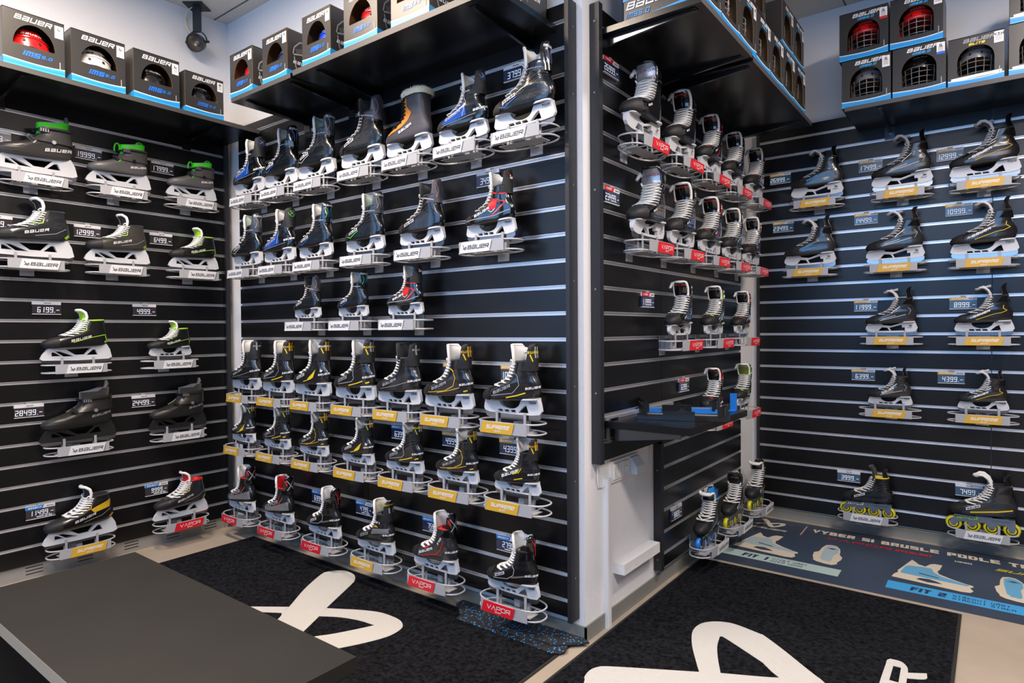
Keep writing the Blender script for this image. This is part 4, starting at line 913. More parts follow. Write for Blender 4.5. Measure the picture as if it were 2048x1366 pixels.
shelf('L', -.35, .62, .385, SZ, .022, 'black shelf above the near end of the left wall', (-.1,.4))
shelf('L', .625, 2.030, .385, SZ, .022, 'black shelf with four helmet cartons on left wall', (.93,1.80))
shelf('M', -2.990, -2.492, .372, SZ-.003, .022, 'short black shelf with two helmet cartons, middle wall', (-2.90,-2.53))
shelf('M', -2.475, -1.327, .372, SZ, .024, 'long black shelf with helmet cartons, middle wall', (-2.33,-1.45))
shelf('P', 2.165, 2.745, .398, SZ, .022, 'black shelf nearest the column edge on its side', (2.20,2.70))
shelf('P', 2.755, 3.830, .398, SZ-.010, .022, 'long black shelf farther along the column side', (2.80,3.70))
shelf('R', -.628, .60, .430, SZ, .022, 'black shelf with caged helmet cartons, right wall', (-.47,.45))

# ------------------------------------------------------------------ helmet cartons and helmets
CART = mat('carton black print', (38,37,37), .38); KRAFT = mat('kraft inside', (120,92,58), .85); BAND = mat('carton blue band', (40,150,214), .4); BANDW = mat('carton white line', (220,232,240), .4)
CARTS = mat('carton dark side', (52,50,49), .33); STK = mat('white sticker', (222,222,224), .5)
def bmat(w, u, n, z):
    o = Vector(wp(w, u, n, z))
    r, y = (Vector((0,1,0)), Vector((-1,0,0))) if w in 'LP' else (Vector((1,0,0)), Vector((0,1,0)))
    return Matrix(((r.x,y.x,0,o.x),(r.y,y.y,0,o.y),(r.z,y.z,1,o.z),(0,0,0,1)))
BOXM = {}
def carton_meshes(w, d, h, kind, size):
    key = (w, d, h, kind, size)
    if key in BOXM: return BOXM[key]
    out = []; x0, x1 = -w/2, w/2
    if kind == 'ims':
        zb, R = .40*h, .34*w; win = [(-R,zb)]+[(R*math.cos(a)*-1*-1, zb+min(1.0,.40*h/R)*R*math.sin(a)) for a in [PI-PI*i/18 for i in range(19)]]
        win = [(R*math.cos(PI*i/20), zb+.40*h*math.sin(PI*i/20)) for i in range(21)]
    else:
        zb, zt, R = .20*h, .76*h, .33*w; win = [(R,zb)]+[(R*math.copysign(abs(math.cos(PI*i/20))**.8, math.cos(PI*i/20)), zb+.28*h+.30*h*math.sin(PI*i/20)) for i in range(21)]+[(-R,zb)]
    b = MB()
    b.prism([(x0,0),(x1,0),(x1,h),(x0,h)], [win], lambda x, z: (x,0,z), lambda x, z: (x,.003,z), CART, KRAFT, KRAFT)
    for q in ([(x0,.003,0),(x0,d,0),(x0,d,h),(x0,.003,h)], [(x1,.003,0),(x1,d,0),(x1,d,h),(x1,.003,h)], [(x0,d,0),(x1,d,0),(x1,d,h),(x0,d,h)], [(x0,0,h),(x1,0,h),(x1,d,h),(x0,d,h)], [(x0,0,0),(x1,0,0),(x1,d,0),(x0,d,0)]):
        c = sum((Vector(p) for p in q), Vector())/4; i = Vector((0,d/2,h/2)); n = (i-c).normalized(); e = Vector((round(n.x),round(n.y),round(n.z)))*.003
        k = b.add(q); k2 = b.add([Vector(p)+e for p in q]); b.face([k,k+1,k+2,k+3], CARTS); b.face([k2+3,k2+2,k2+1,k2], KRAFT)
        for i in range(4): b.face([k+i, k+(i+1) % 4, k2+(i+1) % 4, k2+i], KRAFT)
    out.append(('carton', b.mesh('carton', fix=False), []))
    b = MB(); N = 12
    cur = lambda t: .060*h+.085*h*(1-t)**1.0*(.6+.4*t)+.10*h*max(0,t-.45)**1.4
    cv = [(x0+w*i/N, cur(abs(1-i/N)) if w else 0) for i in range(N+1)]
    cv = [(x0+w*i/N, .085*h+.045*h*(1-i/N)**1.5+.055*h*(i/N)**3) for i in range(N+1)]
    b.grid([[(x,-.0008,0) for x, z in cv], [(x,-.0008,z) for x, z in cv]], BAND); b.grid([[(x,-.0012,z-.0035) for x, z in cv], [(x,-.0012,z) for x, z in cv]], BANDW)
    b.grid([[(x,-.0012,z*.35) for x, z in cv], [(x,-.0012,z*.35+.0022) for x, z in cv]], BLUE); b.grid([[(x,-.0012,z*.6-.0004) for x, z in cv], [(x,-.0012,z*.6+.0008) for x, z in cv]], BLUE)
    for xx, s in ((x1+.0008,1),(x0-.0008,-1)):
        zz = cv[-1][1] if s > 0 else cv[0][1]
        b.quad([(xx,0,0),(xx,d*.62,0),(xx,d*.62,zz*.55),(xx,0,zz)], BAND)
    out.append(('blue_band', b.mesh('blue_band', fix=False), []))
    t = MB()
    if kind == 'ims':
        put_text(t, 'BaUeR', plane((-.32*w,-.0012,.84*h), (1,0,0), (0,0,1)), WPR, .088*h, w=1.10, st=.19, gap=.22, shear=.35)
        q, tw = text2d('IMS5.0', .085*h, .9, .16, .16, .35)
        put_text(t, 'IMS', plane((-.20*w,-.0012,.215*h), (1,0,0), (0,0,1)), BLUE, .095*h, w=1.0, st=.28, gap=.12, shear=.35); put_text(t, '5.0', plane((.105*w,-.0012,.235*h), (1,0,0), (0,0,1)), BLUE, .060*h, w=1.0, st=.26, gap=.2, shear=.35)
    else:
        c2 = SKY if kind != 'yth' else YEL
        put_text(t, 'BaUeR', plane((-.23*w,-.0012,.865*h), (1,0,0), (0,0,1)), WPR if kind != 'yth' else GPR, .075*h, w=1.25, st=.22, gap=.22, shear=.35)
        put_text(t, 'IMS9.0' if kind != 'yth' else 'eLITe', plane((-.13*w,-.0012,.795*h), (1,0,0), (0,0,1)), c2, .048*h, w=1.1, st=.3, gap=.2, shear=.35)
        if kind == 'yth': t.grid([[(-.44*w,-.0010,.06*h+.05*h),(.46*w,-.0010,.13*h)],[(-.44*w,-.0010,.17*h),(.46*w,-.0010,.19*h)]], STK)
    t.box(.41*w,.425*w,-.0012,-.0008,.12*h,.26*h,GPR)
    if kind == 'ims':   # printed helmet picture on the right side of the carton
        q = plane((x1+.0012,d*.13,.30*h), (0,1,0), (0,0,1)); S_ = d*.6
        for pl, m, wd in (([(0,.30),(.05,.52),(.25,.72),(.6,.78),(.9,.66)],GPR,.02),([(.02,.28),(.3,.34),(.8,.40)],GPR,.025),([(.04,.22),(.10,-.1),(.18,-.24)],GPR,.02),([(.1,.40),(.4,.48),(.8,.50)],mat('carton print grey',(84,82,80),.4),.07)):
            for a_, c_ in zip(pl, pl[1:]):
                dv = Vector((c_[0]-a_[0], c_[1]-a_[1])); nv = Vector((-dv.y, dv.x)).normalized()*wd
                t.quad([q((a_[0]-nv.x)*S_,(a_[1]-nv.y)*S_), q((c_[0]-nv.x)*S_,(c_[1]-nv.y)*S_), q((c_[0]+nv.x)*S_,(c_[1]+nv.y)*S_), q((a_[0]+nv.x)*S_,(a_[1]+nv.y)*S_)], m)
        put_text(t, 'BaUeR', q, WPR, .014, w=1.1, st=.24)
    out.append(('lettering', t.mesh('lettering', fix=False), []))
    s = MB(); sx0, sx1 = (.335*w,.480*w) if kind == 'ims' else (.33*w,.48*w); sz0, sz1 = .70*h,.93*h
    if kind == 'yth': sx0, sx1, sz0, sz1 = .32*w,.485*w,.74*h,.97*h
    s.box(sx0,sx1,-.0016,-.0004,sz0,sz1,STK)
    sm = MB(); cx = (sx0+sx1)/2; hh = .055*h
    tw = text2d(size.split('-')[0], hh, .8, .25, .2, 0)[1]
    put_text(sm, size.split('-')[0], plane((cx-tw/2,-.0024,sz1-hh*1.6), (1,0,0), (0,0,1)), DPR, hh, w=.8, gap=.25, st=.2, shear=0)
    for i in range(5): sm.box(sx0+.006,sx1-.006,-.0022,-.0018,sz0+.012+i*.006,sz0+.0145+i*.006,mat('fine print grey',(150,150,154),.6))
    if '-' in size: sm.box(sx0,sx1,-.0024,-.0016,sz0,sz0+.012,{'r':RED,'b':BLUE}[size[-1]])
    out.append(('size_label', s.mesh('size_label'), [('size_print', sm.mesh('size_print', fix=False))]))
    BOXM[key] = out; return out
HM = {}
def helmet_meshes(m, cage):
    key = (m.name, cage)
    if key in HM: return HM[key]
    out = []; b = MB(); nu, nv = 28, 10
    def S(th, ph, k=1.0):   # th around (0 = front), ph 0 rim .. 1 top
        e = math.cos(ph*PI/2)**.75; zz = math.sin(ph*PI/2)
        fr = -math.cos(th); x = .088*k*e*math.sin(th); y = .108*k*e*fr*(1.0 if fr < 0 else 1.02)
        rim = .030*max(0, math.cos(th))*(1-ph)
        return (x, y, rim+.112*k*zz*(1-.05*fr))
    b.grid([[S(2*PI*j/nu, i/nv) for j in range(nu)] for i in range(nv+1)], m, True)
    b.grid([[S(2*PI*j/nu, q, k) for j in range(nu)] for q, k in ((0,1.0),(0,.93),(.3,.92))], BLKF, True)
    for r in (.28,.52):      # raised ridge band
        b.tube([S(.9-1.8*i/16, r, 1.012) for i in range(17)], .004, m, 6)
    for sg in (-1,1): b.tube([S(sg*.35, .45+.05*i, 1.015) for i in range(11)], .006, m, 6)
    if not cage or True:
        for sg in (1,-1):   # ear guards
            b.tube([(sg*.086,.01,.02),(sg*.088,.015,-.02),(sg*.084,.02,-.055),(sg*.082,.035,-.06),(sg*.086,.04,.02)], .008, m, 6)
    out.append(('shell', b.mesh('shell', True, 50), []))
    v = MB()
    for sg in (-1,1):
        for r in (.16,): p = Vector(S(sg*.30, r, 1.01)); v.cyl(p, p*1.0-Vector((0,0,.03)), .0055, .004, BLKM, 12)
        for k2 in range(3): p = [Vector(S(sg*(.62+.16*k2), .34+.04*q, 1.012)) for q in range(5)]; v.tube(p, .0035, BLKM, 5)
    out.append(('vents', v.mesh('vents', True), []))
    t = MB(); put_text(t, 'BaUeR', lambda a, c: Vector(S(a/.098, .36+c/.15, 1.02))+Vector((0,-.001,0)), WPR if m.name not in ('white helmet',) else DPR, .013, maxlen=.006, center=True, w=1.1, st=.24)
    out.append(('lettering', t.mesh('lettering', fix=False), []))
    if cage:
        c = MB(); cm = mat('cage wire', (190,186,182), .25, metal=.8)
        def K(a, z): return (.094*math.sin(a), -.022-.104*math.cos(a)*(1-.25*max(0,(-z)/.13)**2), z)
        for z in (.030,.002,-.026,-.054,-.082,-.108): c.tube([K(-1.25+2.5*i/16, z-.02*abs(-1+i/8)**2*0) for i in range(17)], .0019, cm, 5)
        for a in (-1.2,-.8,-.4,0,.4,.8,1.2): c.tube([K(a*(1-.12*max(0,-z)/.11), z) for z in (.030,0,-.03,-.06,-.09,-.108)], .0019, cm, 5)
        out.append(('cage', c.mesh('cage', True), []))
    HM[key] = out; return out
HC = {'red':mat('red helmet',(214,24,28),.25,coat=.6),'white':mat('white helmet',(214,212,210),.3,coat=.5),'black':mat('black helmet',(22,22,24),.25,coat=.6),'navy':mat('navy helmet',(36,42,72),.3,coat=.5),'blue':mat('blue helmet',(28,62,190),.25,coat=.6),'grey':mat('grey helmet',(120,122,126),.3,coat=.5)}
def spawn(name, label, cat, M, parts, group):
    t = thing(name, label, cat, M, group)
    for nm, me, sub in parts:
        o = obj(nm, me, t)
        for n2, m2 in sub: obj(n2, m2, o)
def carton(w, u0, u1, n, z, d, h, kind, size, col, cage, lab, hl, yaw=0):
    wd = round(u1-u0-.004, 3); M = bmat(w, (u0+u1)/2, n, z) @ Matrix.Rotation(yaw, 4, 'Z')
    spawn('helmet_carton', lab, 'box', M, carton_meshes(wd, d, h, kind, size), 'helmet cartons on the high shelves')
    if col:
        zc = .27*h if not cage else .48*h
        Mh = M @ Matrix.Translation((0, d*.5+.008 if not cage else (.124 if w == 'P' else .138), zc if cage else zc+.012)) @ Matrix.Scale(min(1, wd/.225)*(.92 if cage else 1), 4) @ Matrix.Diagonal((1.0 if cage else 1.12,1,1,1))
        spawn('hockey_helmet', hl, 'helmet', Mh, helmet_meshes(HC[col], cage), 'helmets inside the cartons')
SH0 = SZ+.022
for a in [('L',.850,1.080,.385,SH0,.245,.238,'ims','L','red'),('L',1.102,1.331,.385,SH0,.245,.238,'ims','L','white'),('L',1.364,1.587,.385,SH0,.245,.238,'ims','L','black'),('L',1.612,1.821,.385,SH0,.235,.210,'ims','M','black')]:
    pos = {.850:'leftmost on left wall shelf',1.102:'second on left wall shelf',1.364:'third on left wall shelf',1.612:'rightmost on left wall shelf'}[a[1]]
    carton(*a, False, 'black carton with %s helmet, %s' % (a[9], pos), '%s helmet in carton %s' % (a[9], pos))
mn = [('leftmost','M','red'),('second','S','navy'),('third','S','blue'),('fourth','S','red'),('fifth','S','black'),('sixth','M','black')]
for (u0, u1, z), (o, sz, c) in zip([(-3.010,-2.807,SH0-.003),(-2.724,-2.523,SH0-.003),(-2.412,-2.211,SH0+.002),(-2.126,-1.918,SH0+.002),(-1.843,-1.635,SH0+.002),(-1.558,-1.358,SH0+.002)], mn):
    nn = .366 if o != 'sixth' else .19
    carton('M', u0, u1, nn if o != 'sixth' else .180, z, .235 if o != 'sixth' else .165, .212, 'ims', sz, c if o != 'sixth' else None, False, 'black carton with %s helmet, %s on middle wall shelf' % (c, o) if o != 'sixth' else 'black carton set back at right end of middle wall shelf', '%s helmet in %s carton, middle wall shelf' % (c, o))
# column side: two rows of caged helmet cartons, the first one end-on
pe = [2.193,2.385,2.605,2.822,3.040,3.262,3.482,3.708]
for i in range(7):
    carton('P', pe[i], pe[i+1], .392, SH0-(.010 if i > 2 else 0), .31 if i == 0 else .25, .228, 'cage', 'S' if i % 2 else 'M', 'black' if i % 3 else 'navy', True,
           'black carton, %s from column edge, lower row on column shelf' % ORD[i], 'caged helmet in %s lower carton on column shelf' % ORD[i])
for j, (i, z) in enumerate(((0,0),(1,0),(2,0),(3,-.010),(5,-.010),(6,-.010))):
    carton('P', pe[i]+.004, pe[i+1]-.004, .386 if i > 3 else .372, SH0+z+.229, .25, .228, 'cage', 'M', 'black', True,
           'black carton, %s from column edge, upper row on column shelf' % ORD[j], 'caged helmet in %s upper carton on column shelf' % ORD[j])
# blue artwork on the end of the first carton
b = MB(); X0 = -1.126; ya = 2.1935
b.grid([[(X0+.30*i/10, ya, SH0+.085+.07*(i/10)**1.5) for i in range(11)], [(X0+.30*i/10, ya, SH0+.228) for i in range(11)]], BAND)
for q in range(3): b.grid([[(X0+.30*i/10, ya-.0004, SH0+.10+.02*q+.08*(i/10)**1.3) for i in range(11)], [(X0+.30*i/10, ya-.0004, SH0+.104+.02*q+.085*(i/10)**1.3) for i in range(11)]], BLUE)
put_text(b, 'BaUeR', plane((X0+.012,ya-.0006,SH0+.050), (1,0,0), (0,0,1)), WPR, .028, w=1.2, st=.22, gap=.2, shear=.35); put_text(b, 'IMS5.0', plane((X0+.010,ya-.0006,SH0+.020), (1,0,0), (0,0,1)), SKY, .018, w=.9, st=.2, gap=.2, shear=.35)
fc = [o for o in bpy.data.objects if o.get('label','').startswith('black carton, first from column edge, lower')][0]
Mi = bmat('P', (pe[0]+pe[1])/2, .392, SH0).inverted(); b.v = [tuple(Mi @ Vector(p)) for p in b.v]
obj('end_artwork', b.mesh('end_artwork', fix=False), fc)
# right wall
R_ = [(-.645,-.418,SH0,.245,'cage','S','grey','leftmost in lower row'),(-.414,-.187,SH0,.247,'cage','S-b','black','second in lower row'),(-.183,.037,SH0,.228,'yth','YTH','grey','youth size in lower row'),(.049,.275,SH0,.236,'yth','YTH','black','rightmost in lower row'),
      (-.657,-.430,SH0+.246,.246,'cage','S-r','red','leftmost in upper row'),(-.426,-.199,SH0+.248,.246,'cage','S','red','second in upper row'),(.052,.276,SH0+.237,.236,'yth','YTH','black','rightmost in upper row')]
for u0, u1, z, h, kd, sz, c, nm in R_:
    carton('R', u0, u1, .415, z, .255, h, kd, sz, c, True, 'black carton %s, right wall shelf' % nm, '%s caged helmet in carton %s, right wall' % (c, nm), yaw=.0)

# ------------------------------------------------------------------ ceiling spotlight
SPM = mat('black lamp metal', (34,38,42), .45)
t = thing('ceiling_spotlight', 'black spotlight hanging from the ceiling in the left corner', 'lamp', Matrix.Translation((-3.69,1.855,CZ)))
b = MB(); b.box(-.055,.055,-.055,.055,-.006,0,SPM); o = obj('ceiling_plate', b.mesh('ceiling_plate'), t); o.rotation_euler = (0,0,.62)
b = MB(); b.box(-.021,.021,-.010,.010,-.150,-.006,SPM); o = obj('arm', b.mesh('arm'), t); o.rotation_euler = (0,0,.62)
b = MB(); b.tube([(.056*math.cos(a), 0, -.205+.060*math.sin(a)) for a in np.linspace(-.1, PI+.1, 15)], .009, SPM, 6, False, .4); b.cyl((.058,0,-.207), (1,0,0), .007, .022, SPM, 10); b.cyl((-.058,0,-.207), (1,0,0), .007, .022, SPM, 10); o = obj('yoke', b.mesh('yoke', True, 50), t); o.rotation_euler = (0,0,.62)
b = MB(); Mx = Matrix.Translation((0,0,-.212)) @ Matrix.Rotation(.62, 4, 'Z') @ Matrix.Rotation(PI/2+.35, 4, 'X')
b.lathe([(.0,-.05),(.030,-.048),(.042,-.02),(.050,.012),(.052,.030),(.047,.030),(.040,.010),(.022,-.012),(0,-.012)], SPM, 28, Mx); o = obj('lamp_head', b.mesh('lamp_head', True, 40), t)
s = MB(); s.lathe([(.046,.026),(.036,.006),(.022,-.008),(.012,-.010)], mat('lamp reflector',(120,112,100),.3,metal=.6), 28, Mx); obj('reflector', s.mesh('reflector', True), o)
s = MB(); s.lathe([(.013,-.008),(.013,.004),(.009,.010),(0,.012)], mat('lamp bulb',(110,110,130),.1,coat=.8), 18, Mx); obj('bulb', s.mesh('bulb', True), o)
b = MB(); CAB = mat('cream cable', (214,204,176), .5)
for k in (0,.010): b.tube([(-.020-k,-.015,-.004),(-.048-k,-.035,-.03),(-.056-k,-.04,-.08),(-.046-k,-.03,-.130),(-.036,-.02,-.155)], .0035, CAB, 6)
obj('cable', b.mesh('cable', True), t)

# ------------------------------------------------------------------ things on the column side
t = thing('wall_outlet', 'white double power outlet under the short slatted panel', 'power outlet', Matrix.Translation((-1.238,2.285,.615))); OW = mat('outlet white', (226,226,222), .35)
b = MB(); b.box(0,.010,-.008,.235,-.044,.044,OW); obj('frame_plate', b.mesh('frame_plate'), t)
for i in range(2):
    s = MB(); y = .036+i*.073; s.box(.010,.016,y-.031,y+.031,-.031,.031,OW); Mx = Matrix.Translation((.016,y,0)) @ Matrix.Rotation(PI/2, 4, 'Y')
    s.lathe([(.024,.0015),(.022,.001),(.0205,-.004),(0,-.004)], mat('outlet well',(206,206,200),.4), 22, Mx)
    for a, c in ((-.007,0),(.007,0)): s.cyl((.0135,y+a,c), (1,0,0), .0022, .003, BLKM, 8)
    s.cyl((.016,y,.010), (1,0,0), .002, .010, SILV, 8); obj('socket', s.mesh('socket', True, 40), t)
b = MB(); b.prism([(.010,-.034),(.046,-.034),(.042,.000),(.018,.036),(.010,.036)], [], lambda x, z: (x,.150,z), lambda x, z: (x,.226,z), mat('adapter white',(214,218,222),.3))
tag(obj('plug_adapter', b.mesh('plug_adapter')), 'white wedge shaped plug adapter in the wall outlet', 'adapter'); bpy.data.objects['plug_adapter'].location = (-1.238,2.285,.615)
b = MB(); b.tube([(-1.236,2.195,.678),(-1.230,2.165,.66),(-1.228,2.160,.61),(-1.230,2.175,.575),(-1.234,2.215,.567),(-1.232,2.236,.592)], .0026, mat('white cable',(214,214,214),.4), 6)
tag(obj('loose_cable', b.mesh('loose_cable', True)), 'thin white cable looping out above the trunking', 'cable')
b = MB(); b.tube([(-1.236,2.66,.676),(-1.230,2.645,.655),(-1.229,2.642,.62),(-1.231,2.655,.592),(-1.235,2.678,.588)], .0024, mat('white cable',(214,214,214),.4), 6)
tag(obj('loose_cable', b.mesh('loose_cable', True)), 'thin white cable beside the full height column panel', 'cable')

t = thing('accessory_shelf', 'small black shelf on the column side holding foot measures', 'shelf', Matrix.Translation((-1.208,2.50,.812)))
b = MB(); b.box(.002,.352,-.325,.325,0,.027,SHELFM); obj('board', b.mesh('board'), t)
for y in (-.29,.20):
    b = MB(); b.prism([(.003,-.001),(.30,-.001),(.30,-.020),(.05,-.050),(.003,-.055)], [], lambda x, z: (x,y-.006,z), lambda x, z: (x,y+.006,z), CHROME); b.box(.001,.004,y-.02,y+.02,-.065,-.003,CHROME); obj('bracket', b.mesh('bracket'), t)
b = MB(); b.box(.002,.012,-.325,.325,.028,.040,ALU); b.box(.012,.020,-.30,-.24,.028,.034,CHROME); obj('back_rail', b.mesh('back_rail'), t)
def foot_measure(M, bodym, cupm, label):
    t = thing('foot_measure', label, 'foot measure', M, 'foot measuring gauges on the small shelf')
    b = MB(); b.prism([(-.17,-.035),(-.10,-.045),(.05,-.050),(.10,-.040),(.18,-.038),(.18,.038),(.05,.042),(-.10,.040),(-.17,.035)], [], lambda x, y: (x,y,.018), lambda x, y: (x,y,0), bodym); obj('base', b.mesh('base'), t)
    b = MB(); b.box(-.16,.14,-.010,.010,.018,.0195,mat('ruler scale',(128,128,126),.4))
    for i in range(58): b.box(-.158+i*.0051,-.1572+i*.0051,-.009,.000 if i % 5 else .008,.0195,.0199,DPR)
    obj('ruler', b.mesh('ruler'), t)
    for x, sg, nm, hh in ((-.168,1,'heel_cup',.058),(.172,-1,'toe_stop',.050)):
        b = MB(); rows = [[(x+sg*.045*(1-math.cos(a))/1.0, .044*math.sin(a), .012+hh*v*(1-.35*abs(a)/1.4*v)) for a in np.linspace(-1.4,1.4,15)] for v in (0,.3,.6,.9,1)]
        b.shell(rows, .004*sg, cupm, cupm, cupm); obj(nm, b.mesh(nm, True, 50), t)
    b = MB(); b.box(-.07,.05,-.050,-.040,.004,.036,cupm); b.box(-.035,.03,-.048,-.012,.012,.024,bodym); b.prism([(-.02,.02),(.02,.02),(.010,.042),(-.002,.047),(-.012,.036)], [], lambda x, z: (x,-.036,z), lambda x, z: (x,-.030,z), cupm); b.box(-.012,.02,-.03,.01,.0195,.030,bodym); obj('slider', b.mesh('slider'), t)
GB = mat('gauge black', (24,24,26), .3, coat=.3); GBL = mat('gauge blue', (30,112,196), .35)
def fmM(x, y, ang): return Matrix.Translation((x,y,.8400)) @ Matrix.Rotation(ang, 4, 'Z')
foot_measure(fmM(-.975,2.385,math.radians(20)), GB, GB, 'black foot measuring gauge nearest the shelf front')
foot_measure(fmM(-1.070,2.575,math.radians(28)), GBL, GB, 'blue and black foot measuring gauge behind the black one')
b = MB(); b.box(-.014,.014,-.0025,.0025,0,.075,GBL); b.box(-.014,.014,-.03,.0,0,.004,GBL)
o = obj('gauge_stop', b.mesh('gauge_stop'), None); o.location = (-.895,2.76,.8395); tag(o, 'upright blue stop plate at the far end of the shelf', 'foot measure')

# ------------------------------------------------------------------ floor things
RUG = mat('black rug pile', (21,22,26), .98, noise=.98, nscale=70, bump=1.0, bscale=420, spec=.1); RUGW = mat('white rug pile', (196,193,187), .95, noise=.05, nscale=200, bump=.8, bscale=420); RUBB = mat('rug rubber edge', (30,29,28), .7)
def rug(x0, x1, y0, y1, label, polys, th=.008):
    t = thing('rug', label, 'rug', Matrix.Translation(((x0+x1)/2,(y0+y1)/2,0)), 'dark rugs with white logos'); ox, oy = t.location.x, t.location.y
    b = MB(); b.box(x0-ox+.012,x1-ox-.012,y0-oy+.012,y1-oy-.012,.0005,th,RUG); obj('pile', b.mesh('pile'), t)
    b = MB(); b.prism([(x0-ox,y0-oy),(x1-ox,y0-oy),(x1-ox,y1-oy),(x0-ox,y1-oy)], [[(x0-ox+.012,y0-oy+.012),(x0-ox+.012,y1-oy-.012),(x1-ox-.012,y1-oy-.012),(x1-ox-.012,y0-oy+.012)]], lambda x, y: (x,y,th*.6), lambda x, y: (x,y,.0005), RUBB); obj('border', b.mesh('border'), t)
    for nm, o_, hs in polys:
        b = MB(); f = lambda l: [(p[0]-ox, p[1]-oy) for p in l]
        b.prism(f(o_), [f(h) for h in hs], lambda x, y: (x,y,th+.0012), lambda x, y: (x,y,th-.001), RUGW); obj(nm, b.mesh(nm), t)
def smooth(pl, keep=(), it=2):
    for _ in range(it):
        o = []
        for i, p in enumerate(pl):
            q = pl[(i+1) % len(pl)]; o += [(p[0]*.75+q[0]*.25, p[1]*.75+q[1]*.25), (p[0]*.25+q[0]*.75, p[1]*.25+q[1]*.75)]
        pl = o
    return pl
def crs(l, n=5, corner=48):
    """smooth closed outline, keeping sharp corners"""
    N = len(l); P = [Vector(p) for p in l]; out = []
    def sharp(i):
        a = P[i]-P[i-1]; b = P[(i+1) % N]-P[i]; return math.degrees(a.angle(b)) > corner
    for i in range(N):
        p1, p2 = P[i], P[(i+1) % N]; p0 = p1-(p2-p1) if sharp(i) else P[i-1]; p3 = p2+(p2-p1) if sharp((i+1) % N) else P[(i+2) % N]
        for k in range(n):
            t = k/n; q = .5*((2*p1)+(p2-p0)*t+(2*p0-5*p1+4*p2-p3)*t*t+(3*p1-p0-3*p2+p3)*t**3); out.append((q.x, q.y))
    return out
K = lambda l, f=.994: [(x*f, y*f) for x, y in l]   # traced on the floor plane, lifted to the pile height
BAR1 = [(-2.428,1.581),(-2.535,1.729),(-2.612,1.861),(-2.635,1.915),(-2.616,1.954),(-2.569,1.988),(-2.508,1.987),(-2.465,1.968),(-2.43,1.936),(-2.405,1.897),(-2.286,1.669),(-2.246,1.604),(-2.176,1.473),(-2.06,1.25),(-2.20,1.18),(-2.357,1.477),(-2.4,1.529)]
STRIP1 = [(-2.75,1.355),(-2.564,1.485),(-2.428,1.581),(-2.4,1.529),(-2.478,1.482),(-2.70,1.31)]
LOOP1 = [(-2.286,1.669),(-2.234,1.699),(-2.159,1.742),(-2.076,1.777),(-2.005,1.785),(-1.944,1.779),(-1.905,1.758),(-1.885,1.731),(-1.877,1.684),(-1.886,1.632),(-1.922,1.549),(-1.968,1.465),(-2.08,1.25),(-2.22,1.29),(-2.12,1.469),(-2.07,1.542),(-2.022,1.63),(-1.995,1.687),(-2.08,1.678),(-2.169,1.649),(-2.246,1.604)]
LOOP2 = [(-1.06,1.70),(-1.097,1.831),(-1.114,1.864),(-1.12,1.91),(-1.109,1.944),(-1.079,1.972),(-.944,2.05),(-.809,2.126),(-.844,2.188),(-.897,2.287),(-.932,2.373),(-.943,2.431),(-.936,2.484),(-.909,2.525),(-.866,2.552),(-.816,2.558),(-.72,2.535),(-.704,2.53),(-.615,2.459),(-.533,2.386),(-.481,2.341),(-.447,2.311),(-.36,2.20),(-.55,1.98),(-.80,1.84)]
LOOP2h = [(-.839,2.422),(-.816,2.42),(-.662,2.328),(-.643,2.313),(-.608,2.278),(-.576,2.253),(-.62,2.227),(-.747,2.163),(-.787,2.252),(-.821,2.342)]
RO = [(-.299,2.40),(-.299,2.476),(-.298,2.57),(-.298,2.602),(-.29,2.619),(-.264,2.621),(-.248,2.612),(-.234,2.585),(-.229,2.548),(-.177,2.581),(-.177,2.536),(-.228,2.505),(-.226,2.456),(-.177,2.466),(-.177,2.42)]
RH = [(-.275,2.571),(-.252,2.572),(-.248,2.458),(-.275,2.458)]
rug(-3.430,-1.262,.96,2.010, 'black rug with white logo in front of the middle wall', [('white_logo',crs(K(BAR1)),[]),('white_logo',K(STRIP1),[]),('white_logo',crs(K(LOOP1)),[])])
rug(-1.205,-.098,.85,3.195, 'black rug with white logo right of the column', [('white_logo',crs(K(LOOP2)),[crs(K(LOOP2h))]),('white_letter',crs(K(RO),4,60),[K(RH)])])
# speckled rubber mat pieces at the column foot
RBM = mat('speckled rubber', (34,34,36), .7); nt = RBM.node_tree; tc = nt.nodes.new('ShaderNodeTexCoord'); vo = nt.nodes.new('ShaderNodeTexVoronoi'); vo.inputs['Scale'].default_value = 85; cr = nt.nodes.new('ShaderNodeValToRGB')
cr.color_ramp.elements[0].position = .25; cr.color_ramp.elements[0].color = lin((40,140,215))+(1,); cr.color_ramp.elements[1].position = .29; cr.color_ramp.elements[1].color = lin((34,33,34))+(1,)
nt.links.new(tc.outputs['Object'], vo.inputs['Vector']); nt.links.new(vo.outputs['Distance'], cr.inputs['Fac']); nt.links.new(cr.outputs['Color'], nt.nodes['Principled BSDF'].inputs['Base Color'])
b = MB(); P1 = [(-1.205,2.052),(-1.300,1.955),(-1.55,1.95),(-1.55,2.068),(-1.24,2.068)]
b.prism(P1, [], lambda x, y: (x,y,.019), lambda x, y: (x,y,.0125), RBM); tag(obj('rubber_mat', b.mesh('rubber_mat')), 'upper blue speckled rubber mat piece against the column corner', 'mat', 'rubber mat offcuts')
b = MB(); P2 = [(-1.246,1.955),(-1.256,1.928),(-1.285,1.912),(-1.477,1.916),(-1.754,1.914),(-1.761,1.946),(-1.853,2.024),(-1.85,2.066),(-1.30,2.066)]
b.prism(P2, [], lambda x, y: (x,y,.0122), lambda x, y: (x,y,.0094), RBM); tag(obj('rubber_mat', b.mesh('rubber_mat')), 'lower blue speckled rubber mat piece lying on the rug edge', 'mat', 'rubber mat offcuts')

